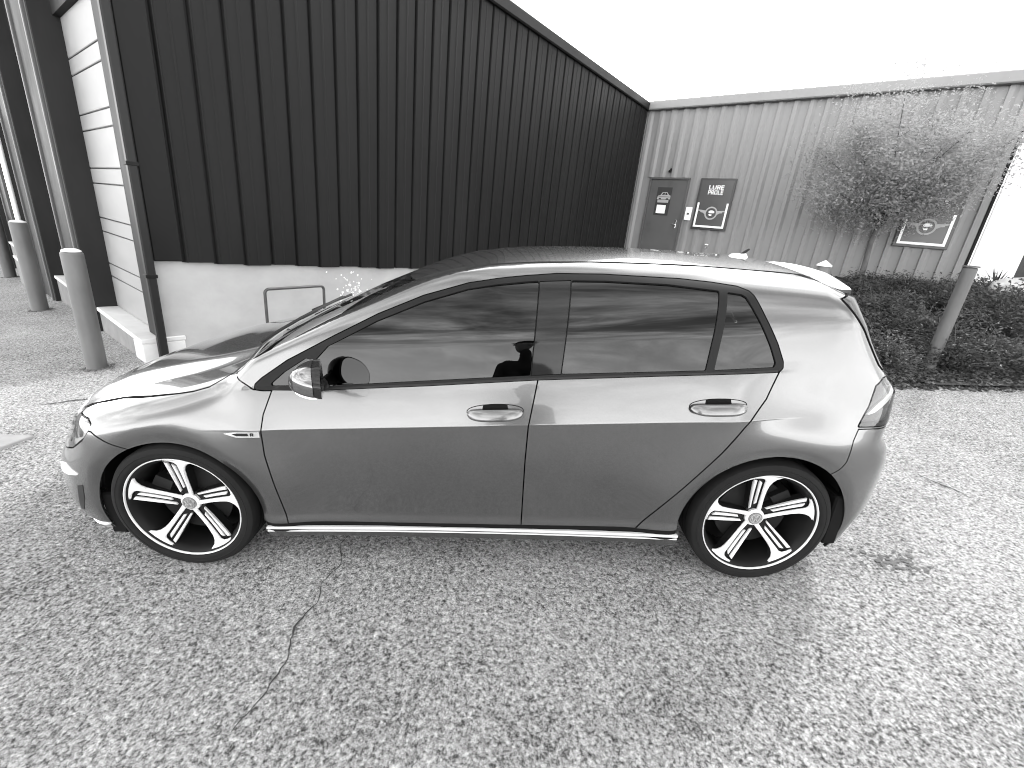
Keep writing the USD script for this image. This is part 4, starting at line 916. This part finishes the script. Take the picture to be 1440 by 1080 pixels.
# badge on the wing
bz = lambda pts: Polygon(vz(pts))
bd = bz([(-1.040, .716), (-.99, .7245), (-.889, .731), (-.889, .704), (-.985, .702)])
BD = both('wing_badge', patch(bd, lift=.004, hem=.006), 'chrome')
both('badge_inlay', patch(bz([(-1.005, .7165), (-.985, .7205), (-.938, .7225), (-.934, .7135), (-.94, .7105), (-.985, .7095)]), lift=.0052, hem=.001), 'gloss_black', BD)
R_ = meshkit.text_mesh('R', .012, .0012, bold=True); R_.apply_translation([-R_.bounds[0][0], 0, 0]); R_.apply_scale([1.5, 1, 1])
yb = solve_y(np.array([-.915]), np.array([.716]))[0]
r1 = framed(R_, [-.926, yb - .0052, .7115], [1, 0, 0], [0, 0, 1], [0, -1, 0])
obj('letter', r1, 'gloss_black', BD[0])
# sill with silver strips
both('sill', patch(Polygon(vz([(-.955, .165), (.945, .185), (.945, .2405), (-.955, .2145)])).difference(ARCHF).difference(ARCHR), lift=.002, hem=.02), 'car_paint')
both('sill_shadow_gap', patch(Polygon(vz([(-.962, .2145), (.952, .2405), (.952, .284), (-.962, .258)])).difference(ARCHF).difference(ARCHR), lift=-.006, hem=.01), 'inner_black')  # black plastic strip, its black also painting the shadow gap under the doors
def sill_bar(z0, h, out):
    xs = np.linspace(-.952, .944, 40); zc_ = z0 + (xs + .952) / 1.896 * .0245; ys_ = solve_y(xs, zc_); f_ = np.poly1d(np.polyfit(xs, ys_, 2)); y_ = f_(xs) - out
    prof = np.array([(.012, -h), (-.001, -h), (-.004, -h * .7), (-.003, h * .5), (.0005, h), (.012, h)]); n_ = len(prof)
    V = np.concatenate([np.stack([np.full(n_, x), y + prof[:, 0], z + prof[:, 1]], -1) for x, y, z in zip(xs, y_, zc_)]); F_ = []
    for a in range(len(xs) - 1):
        for b in range(n_): p, q = a * n_ + b, a * n_ + (b + 1) % n_; F_ += [[p, q, q + n_], [p, q + n_, p + n_]]
    for o in (0, (len(xs) - 1) * n_):
        for b in range(1, n_ - 1): F_.append([o, o + b, o + b + 1])
    m = trimesh.Trimesh(V, F_, process=False); m.fix_normals(); return m
for z0, h, out in ((.2225, .0058, .006), (.2040, .0036, .006)):
    for fn in (lambda m: m, mir): obj('sill_strip', fn(sill_bar(z0, h, out)), 'sill_silver', CAR)
both('sill_groove', patch(Polygon(vz([(-.952, .2085), (.944, .2330), (.944, .2395), (-.952, .2150)])), lift=.0035, hem=0), 'inner_black')
# door mirror
def mirror_head():
    n, mseg = 26, 34; rows = []
    for i in range(n):
        u = i / (n - 1); x = -.682 + .120 * u                       # nose of the housing to its glass end
        k = math.sqrt(max(0, 1 - (1 - min(1, u * 1.02)) ** 2.3)); w, h = .088 * k + .004, .062 * k + .003
        th = np.linspace(0, 2 * math.pi, mseg + 1)[:-1]; e = 2 / 2.7
        yy = np.sign(np.cos(th)) * np.abs(np.cos(th)) ** e * w; zz = np.sign(np.sin(th)) * np.abs(np.sin(th)) ** e * h
        zz = np.where(zz < 0, zz * (1 - .25 * (yy < 0)), zz * (1 - .30 * np.clip(-yy / .1, 0, 1) ** 2))
        rows.append(np.stack([np.full(mseg, x) + .045 * np.clip(-yy / .1, 0, 1) ** 2 * (1 - u) + zz * .02 - .38 * yy * u, -.972 + yy, 1.000 + zz + .012 * yy / .1], -1))
    V = np.concatenate(rows); F_ = []
    for i in range(n - 1):
        for k in range(mseg): a, b = i * mseg + k, i * mseg + (k + 1) % mseg; F_ += [[a, b, b + mseg], [a, b + mseg, a + mseg]]
    last = (n - 1) * mseg
    for k in range(1, mseg - 1): F_ += [[0, k, k + 1], [last, last + k + 1, last + k]]
    m = trimesh.Trimesh(V, F_, process=False); m.fix_normals(); return m, rows
mh, rows = mirror_head()
for i, fn in enumerate((lambda m: m, mir)):
    mt = UsdGeom.Xform.Define(stage, str(CAR.GetPath()) + '/' + numbered(str(CAR.GetPath()), 'door_mirror')).GetPrim()
    obj('housing', fn(mh), 'chrome' if False else 'gloss_black', mt, smooth=55)
    ce = np.array([-.62, -.972, 1.0]); cr = [i_ for i_ in range(5, 20)]; th_ = np.linspace(0, 2 * math.pi, 35)[:-1]; sel = [k_ for k_ in range(34) if math.sin(th_[k_]) > -.42 and math.cos(th_[k_]) < .55]
    sel = sorted(sel, key=lambda k_: (th_[k_] - math.radians(56)) % (2 * math.pi))
    Vc = np.concatenate([rows[i_][sel] + (rows[i_][sel] - rows[i_].mean(0)) * .035 + [-.0012, 0, 0] for i_ in cr]); mm_ = len(sel); fc_ = []
    for a_ in range(len(cr) - 1):
        for b_ in range(mm_ - 1): q_ = a_ * mm_ + b_; fc_ += [[q_, q_ + 1, q_ + 1 + mm_], [q_, q_ + 1 + mm_, q_ + mm_]]
    cap = trimesh.Trimesh(Vc, fc_, process=False)
    if ((cap.triangles_center - ce) * cap.face_normals).sum(1).mean() < 0: cap.invert()
    obj('cap', fn(cap), 'mirror_shell', mt, smooth=True)
    rim_ = rows[-1]; gl = np.array([.003, 0, 0]) + (rim_ - rim_.mean(0)) * .93 + rim_.mean(0)
    m = trimesh.Trimesh(np.vstack([gl, gl.mean(0)]), [[len(gl), k, (k + 1) % len(gl)] for k in range(len(gl))], process=False)
    if m.face_normals[:, 0].mean() < 0: m.invert()
    obj('mirror_glass', fn(m), 'chrome', mt)
    obj('mirror_foot', fn(cat([tube([(-.640, -.90, .955), (-.640, -.86, .935), (-.640, -.80, .915)], [.030, .028, .034], 12), bx(-.70, -.60, -.835, -.79, .898, .925, .01)])), 'satin_black', mt, smooth=40)
    kk = int(np.argmin(np.abs(th_ - math.radians(216)))); pts = [rows[i_][kk] * 1.0 + (rows[i_][kk] - rows[i_].mean(0)) * .02 for i_ in (6, 9, 13, 17, 21)]
    obj('turn_signal', fn(tube(pts, [.003, .005, .0055, .0055, .004], 8)), 'strip_white', mt, smooth=40)
# wheels: built at the origin with the axis along z (outer face up), then stood up
def spoke_shapes():
    sp_, s1, s2, blk = [], [], [], []
    R0 = .232
    main = Polygon([(.030, -.024), (.10, -.0265), (.15, -.030), (.185, -.036), (.207, -.046), (.221, -.060), (.2275, -.078), (.2275, -.098), (.2330, -.100), (.2400, -.073), (.2500, -.030), (.2525, 0), (.2500, .040), (.2390, .041), (.2370, .014), (.230, -.005), (.218, -.0125), (.09, -.0085), (.040, -.004)])
    st2 = Polygon([(.085, .0018), (.205, -.0012), (.2150, .0060), (.2185, .0125), (.077, .0125)])
    st1 = Polygon([(.062, .0245), (.2245, .0245), (.2305, .040), (.20, .040), (.055, .0325)])
    back = Polygon([(.03, -.020), (.225, -.036), (.240, .040), (.04, .031)])
    return main, st1, st2, back
main, st1, st2, back = spoke_shapes()
def turned(poly, k, base): return affinity.rotate(poly, base + 72 * k, origin=(0, 0))
def bev_extrude(poly, z0, z1, b=.0035):
    """An extrusion whose upper edge is chamfered."""
    lo = extrude(poly, z1 - z0 - b); lo.apply_translation([0, 0, z0])
    up_ = []
    for k, (q0, q1) in enumerate(((0, .5), (.5, 1))):
        p_ = poly.buffer(-b * .5 * (k + 1))
        if p_.is_empty: continue
        m_ = extrude(p_, b * .5); m_.apply_translation([0, 0, z1 - b + b * .5 * k]); up_.append(m_)
    return cat([lo] + up_)
FACE = .048                                             # height of the spoke faces above the wheel's middle plane
def wheel(name, x, y, base, side, steer=0.):
    w = UsdGeom.Xform.Define(stage, str(CAR.GetPath()) + '/' + numbered(str(CAR.GetPath()), name))
    c, s = math.cos(steer), math.sin(steer)
    # local x -> car x, local y -> car z, local z (outer face) -> outwards
    if side < 0: M = np.array([[c, s, 0], [0, 0, 1.], [s, -c, 0]])
    else: M = np.array([[-c, s, 0], [0, 0, 1.], [s, c, 0]])
    w.AddTransformOp().Set(Gf.Matrix4d(*M[0], 0, *M[1], 0, *M[2], 0, x, y, .318, 1))
    w = w.GetPrim()
    prof = [(.246, -.105), (.262, -.112), (.290, -.114), (.311, -.104), (.3205, -.088), (.3225, -.05), (.3228, 0), (.3225, .05), (.3205, .088), (.311, .104), (.300, .1095), (.292, .1115), (.290, .1135), (.287, .1115), (.276, .1125), (.268, .110), (.262, .104), (.256, .092), (.246, .088)]
    ty = revolve(prof, 96); obj('tyre', ty, 'tyre_rubber', w, smooth=28)
    gm = []
    for rr_, d in ((.3224, .0),):
        for zz in (-.055, -.018, .018, .055): gm.append(revolve([(rr_ + .0009, zz - .004), (rr_ + .0009, zz + .004)], 96))
    obj('tread_groove', cat(gm), 'inner_black', w)
    lip = revolve([(.2530, .092), (.2548, .1020), (.2572, .1045), (.2600, .1042), (.2614, .098), (.260, .092)], 110)
    rm = UsdGeom.Xform.Define(stage, str(w.GetPath()) + '/rim').GetPrim()
    obj('rim_lip', lip, 'rim_machined', rm, smooth=40)
    obj('barrel', revolve([(.2535, .098), (.243, .088), (.232, .060), (.228, .0), (.232, -.08), (.246, -.10)], 80), 'rim_black', rm, smooth=50)
    obj('barrel_back', revolve([(.238, -.07), (.06, -.06), (.0, -.06)], 48), 'inner_black', rm)
    def dish(m, k=.26):
        r_ = np.hypot(m.vertices[:, 0], m.vertices[:, 1]); m.vertices[:, 2] += FACE + .038 * np.clip(r_ / .25, 0, 1.1) ** 1.6; return m
    for k in range(5):
        t = turned(main.segmentize(.012), k, base); sk = obj('spoke', dish(bev_extrude(t.buffer(-.0012), -.030, -.0015, .002)), 'rim_black', rm); obj('spoke_face', dish(bev_extrude(t, -.0016, .006)), 'rim_machined', rm)
        obj('spoke_strip', dish(bev_extrude(turned(st1.segmentize(.012), k, base), -.006, .004, .0028)), 'rim_machined', rm)
        obj('spoke_strip', dish(bev_extrude(turned(st2.segmentize(.012), k, base), -.006, .003, .0028)), 'rim_machined', rm)
        obj('spoke_back', dish(bev_extrude(turned(back.segmentize(.012), k, base), -.045, -.0085, .004)), 'rim_black', rm)
    hubm = revolve([(0, FACE - .03), (.046, FACE - .03), (.044, FACE + .004), (.036, FACE + .010), (.0, FACE + .010)], 48); obj('hub', hubm, 'rim_machined', rm, smooth=35)
    for k in range(5):
        a = math.radians(base + 72 * k + 36); m = revolve([(0, FACE - .02), (.0085, FACE - .02), (.008, FACE + .003), (0, FACE + .004)], 6); m.apply_translation([.056 * math.cos(a), .056 * math.sin(a), -.006]); obj('wheel_bolt', m, 'brake_metal', rm)
    capm = UsdGeom.Xform.Define(stage, str(w.GetPath()) + '/centre_cap').GetPrim()
    obj('cap_disc', revolve([(0, FACE + .0102), (.032, FACE + .0102), (.0315, FACE + .0135), (.026, FACE + .0145), (0, FACE + .0150)], 48), 'dark_lens', capm, smooth=40)
    def bar(p, q, wd): return LineString([p, q]).buffer(wd, cap_style='flat')
    R1 = .0255; lg = [Point(0, 0).buffer(R1, 32).difference(Point(0, 0).buffer(R1 - .0032, 32))]
    lg += [bar((-.0115, .0215), (-.0005, .003), .0019), bar((.0115, .0215), (.0005, .003), .0019), bar((-.0205, .0125), (-.0095, -.0175), .0019), bar((.0205, .0125), (.0095, -.0175), .0019), bar((-.0095, -.0175), (-.001, -.001), .0019), bar((.0095, -.0175), (.001, -.001), .0019)]
    em = extrude(unary_union(lg).intersection(Point(0, 0).buffer(R1)), .002); em.apply_translation([0, 0, FACE + .0146]); obj('emblem', em, 'chrome', capm)
    obj('brake_disc', revolve([(.06, -.012), (.168, -.012), (.168, .010), (.06, .010), (.055, .024), (0, .024)], 64), 'brake_metal', w, smooth=35)
    ca = math.radians(35 if x > 0 else 150); cal = Polygon([(.105, -.055), (.185, -.05), (.188, .05), (.105, .055)]); cm = extrude(affinity.rotate(cal, math.degrees(ca), origin=(0, 0)), .06); cm.apply_translation([0, 0, -.02]); obj('brake_caliper', cm, 'brake_metal', w)
YW = -.775
wheel('wheel', -1.315, YW, 91, -1); wheel('wheel', 1.315, YW, 97, -1)
wheel('wheel', -1.315, -YW, 50, 1); wheel('wheel', 1.315, -YW, 20, 1)
# wheel housings, underside, dark inner body
for ax, az in ARCH:
    for sd in (-1, 1):
        th = np.linspace(math.radians(-12), math.radians(192), 40); r = .40; V = []
        for y in (sd * .82, sd * .50): V += [(ax + (r if abs(y) < .7 else .385) * math.cos(t), y, max(.18, az + r * math.sin(t))) for t in th]
        n = len(th); i = np.arange(n - 1); F_ = np.vstack([np.c_[i, i + 1, i + 1 + n], np.c_[i, i + 1 + n, i + n]])
        wall = [(ax + r * math.cos(t), sd * .50, max(.12, az + r * math.sin(t))) for t in th] + [(ax, sd * .5, az)]
        F2 = np.array([[2 * n + k, 2 * n + k + 1, 3 * n] for k in range(n - 1)])
        obj('wheel_liner', trimesh.Trimesh(np.array(V + wall), np.vstack([F_, F2]), process=False), 'inner_black', CAR)
for x0, x1 in ((-1.735, -.93), (.92, 1.715)):
    for sd in (-1, 1): obj('inner_arch_panel', bx(x0, x1, sd * .515, sd * .56, .125, .70), 'inner_black', CAR)
for sd in (-1, 1):
    obj('wheel_flap', bx(-1.722, -1.645, sd * .56, sd * .835, .135, .36, .008), 'inner_black', CAR); obj('wheel_flap', bx(1.645, 1.712, sd * .56, sd * .852, .195, .46, .008), 'inner_black', CAR)
inner_side = outline.buffer(-.03).intersection(Polygon(vz([(-1.60, .25), (1.58, .26), (1.58, 2), (-1.60, 2)]))).difference(ARCHF.buffer(.012)).difference(ARCHR.buffer(.012)).difference(DLO.buffer(-.03))
both('inner_shell', patch(inner_side, lift=-.022, hem=0), 'inner_black')
obj('floor_pan', cat([bx(-.88, .88, -.80, .80, .17, .30), bx(-2.0, 1.95, -.48, .48, .19, .42), bx(-.9, 1.5, -.70, .70, .42, .86)]), 'inner_black', CAR)
obj('bulkhead', bx(-1.72, -.9, -.50, .50, .42, .72), 'inner_black', CAR); obj('boot_floor', bx(.9, 1.82, -.62, .62, .7, .92), 'inner_black', CAR)
# cabin: seats and wheel, dimly there behind the tint
def seat(x, y):
    h = [m3.Manifold.hull(m3.Manifold.compose([m3.Manifold.sphere(r, 16).translate(p) for p, r in q])) for q in (
        [((x - .22, y - .2, .92), .06), ((x - .22, y + .2, .92), .06), ((x + .2, y - .2, .90), .06), ((x + .2, y + .2, .90), .06)],
        [((x + .22, y - .19, .92), .06), ((x + .22, y + .19, .92), .06), ((x + .38, y - .16, 1.22), .05), ((x + .38, y + .16, 1.22), .05)],
        [((x + .41, y - .09, 1.28), .045), ((x + .41, y + .09, 1.28), .045), ((x + .43, y - .08, 1.36), .04), ((x + .43, y + .08, 1.36), .04)])]
    return h[0] + h[1] + h[2]
for y in (-.36, .36): obj('front_seat', seat(-.05, y), 'inner_black', CAR, smooth=40)
# aerial and wiper
def fin():
    p = Polygon([(0, 0), (.115, 0), (.13, .012), (.118, .020), (.03, .014)]); m = extrude(p, .034); return framed(m, [1.335, .017, float(T(1.39, 0)) + .001], [1, 0, 0], [0, 0, 1], [0, -1, 0])
ae = UsdGeom.Xform.Define(stage, str(CAR.GetPath()) + '/aerial').GetPrim()
zr = float(surf_top(np.array([[1.38, 0.0]]))[0, 2])
obj('foot', framed(extrude(Polygon([(0, -.004), (.08, -.010), (.095, -.010), (.085, .012), (.015, .008)]), .032), [1.345, .016, zr + .004], [1, 0, 0], [0, 0, 1], [0, -1, 0]), 'strip_white', ae)
obj('mast', tube([(1.400, 0, zr + .004), (1.435, 0, zr + .032), (1.447, 0, zr + .040)], [.008, .007, .005], 10), 'satin_black', ae, smooth=40)
wp = surf_top(np.array([(-1.045, -.50), (-1.01, -.44), (-.93, -.30), (-.86, -.12), (-.84, .05)])) + np.array([0, 0, .018])
obj('wiper', cat([tube(wp, .008, 8), tube(surf_top(np.array([(-1.05, .10), (-1.0, .16), (-.95, .28), (-.92, .42)])) + np.array([0, 0, .018]), .008, 8)]), 'satin_black', CAR, smooth=40)

# ------------------------------------------------------------------ the photographer, seen only as a dark reflection in the side glass
def person():
    gz_ = float(land(.10, -2.95)); J = {}
    def P_(x, y, z): return np.array([x, y, z])
    bones = [((0, 0, .95, .15), (0, 0, 1.18, .145)), ((0, 0, 1.18, .145), (-.15, .02, 1.42, .075)), ((0, 0, 1.18, .145), (.15, .02, 1.42, .075)), ((-.15, .02, 1.42, .075), (.15, .02, 1.42, .075)), ((0, .02, 1.42, .07), (0, .04, 1.56, .055)),
             ((-.10, 0, .92, .095), (-.12, .03, .50, .065)), ((-.12, .03, .50, .065), (-.13, -.02, .09, .045)), ((.10, 0, .92, .095), (.12, .03, .50, .065)), ((.12, .03, .50, .065), (.13, -.02, .09, .045)), ((-.10, 0, .92, .1), (.10, 0, .92, .1)),
             ((-.13, -.04, .05, .045), (-.15, .15, .035, .035)), ((.13, -.04, .05, .045), (.15, .15, .035, .035)),
             ((-.20, .01, 1.41, .062), (-.27, .10, 1.14, .046)), ((-.27, .10, 1.14, .046), (-.12, .25, 1.23, .034)), ((.20, .01, 1.41, .062), (.27, .10, 1.14, .046)), ((.27, .10, 1.14, .046), (.12, .25, 1.23, .034))]
    sp = lambda b: m3.Manifold.sphere(b[3], 20).translate(b[:3])
    solid = m3.Manifold.batch_boolean([m3.Manifold.hull(sp(a) + sp(b)) for a, b in bones], m3.OpType.Add).refine_to_length(.03)
    b = solid.to_mesh(); body = trimesh.Trimesh(b.vert_properties[:, :3], b.tri_verts); trimesh.smoothing.filter_taubin(body, iterations=8)
    t = thing('person', 'person in dark clothes and cap, seen reflected in the side glass', 'person', (.10, -2.98, gz_))
    obj('body', body, 'clothing_dark', t, smooth=True)
    head = m3.Manifold.hull(m3.Manifold.compose([m3.Manifold.sphere(r, 24).translate(p) for p, r in (((0, .03, 1.69), .088), ((0, .01, 1.73), .092), ((0, .055, 1.63), .058))]))
    nose = m3.Manifold.hull(m3.Manifold.compose([m3.Manifold.sphere(.012, 10).translate((0, .118, 1.68)), m3.Manifold.sphere(.018, 10).translate((0, .128, 1.655))]))
    ears = [m3.Manifold.sphere(.028, 12).scale((.35, .7, 1)).translate((s * .09, .015, 1.68)) for s in (-1, 1)]
    turn = lambda m: m.rotate((0, 0, 62))
    obj('head', turn(head + nose + ears[0] + ears[1]), 'skin_tone', t, smooth=50)
    capm = m3.Manifold.hull(m3.Manifold.compose([m3.Manifold.sphere(.101, 28).translate((0, .008, 1.755)), m3.Manifold.sphere(.095, 28).translate((0, .012, 1.735))])) - m3.Manifold.cube((.4, .4, .3), True).translate((0, 0, 1.57))
    brim = m3.Manifold.hull(m3.Manifold.compose([m3.Manifold.cylinder(.010, .075, .075, 32).translate((0, .05, 1.722)), m3.Manifold.cylinder(.008, .05, .05, 32).translate((0, .115, 1.708))]))
    obj('cap', turn(capm + brim), 'clothing_dark', t, smooth=50)
    for s in (-1, 1):                                   # hands round the phone: palm, four fingers, thumb
        base = np.array([s * .095, .275, 1.255]); parts = [m3.Manifold.hull(m3.Manifold.sphere(.026, 14).translate(base + [s * .012, -.015, -.03]) + m3.Manifold.sphere(.024, 14).translate(base + [0, .012, .012]))]
        for k, L_ in enumerate((.050, .056, .054, .044)):
            a = base + [0, .016, .030 - .019 * k]; b_ = a + [-s * L_ * .55, .016, .004]; c_ = b_ + [-s * L_ * .5, -.004, .002]
            for p, q in ((a, b_), (b_, c_)): parts.append(m3.Manifold.hull(m3.Manifold.sphere(.0088, 10).translate(p) + m3.Manifold.sphere(.0080, 10).translate(q)))
        a = base + [s * .0, -.018, .01]; b_ = a + [-s * .028, -.012, .024]; c_ = b_ + [-s * .022, .002, .016]
        for p, q in ((a, b_), (b_, c_)): parts.append(m3.Manifold.hull(m3.Manifold.sphere(.0105, 10).translate(p) + m3.Manifold.sphere(.0095, 10).translate(q)))
        obj('hand', m3.Manifold.batch_boolean(parts, m3.OpType.Add), 'skin_tone', t, smooth=50)
    ph = thing('phone', 'dark phone held up in both hands by the photographer', 'phone', (.10, -2.98, gz_))
    obj('case', bx(-.078, .078, .272, .281, 1.215, 1.295, .004), 'gloss_black', ph); obj('screen', bx(-.072, .072, .2705, .2719, 1.220, 1.290), 'gloss_black', ph)
person()
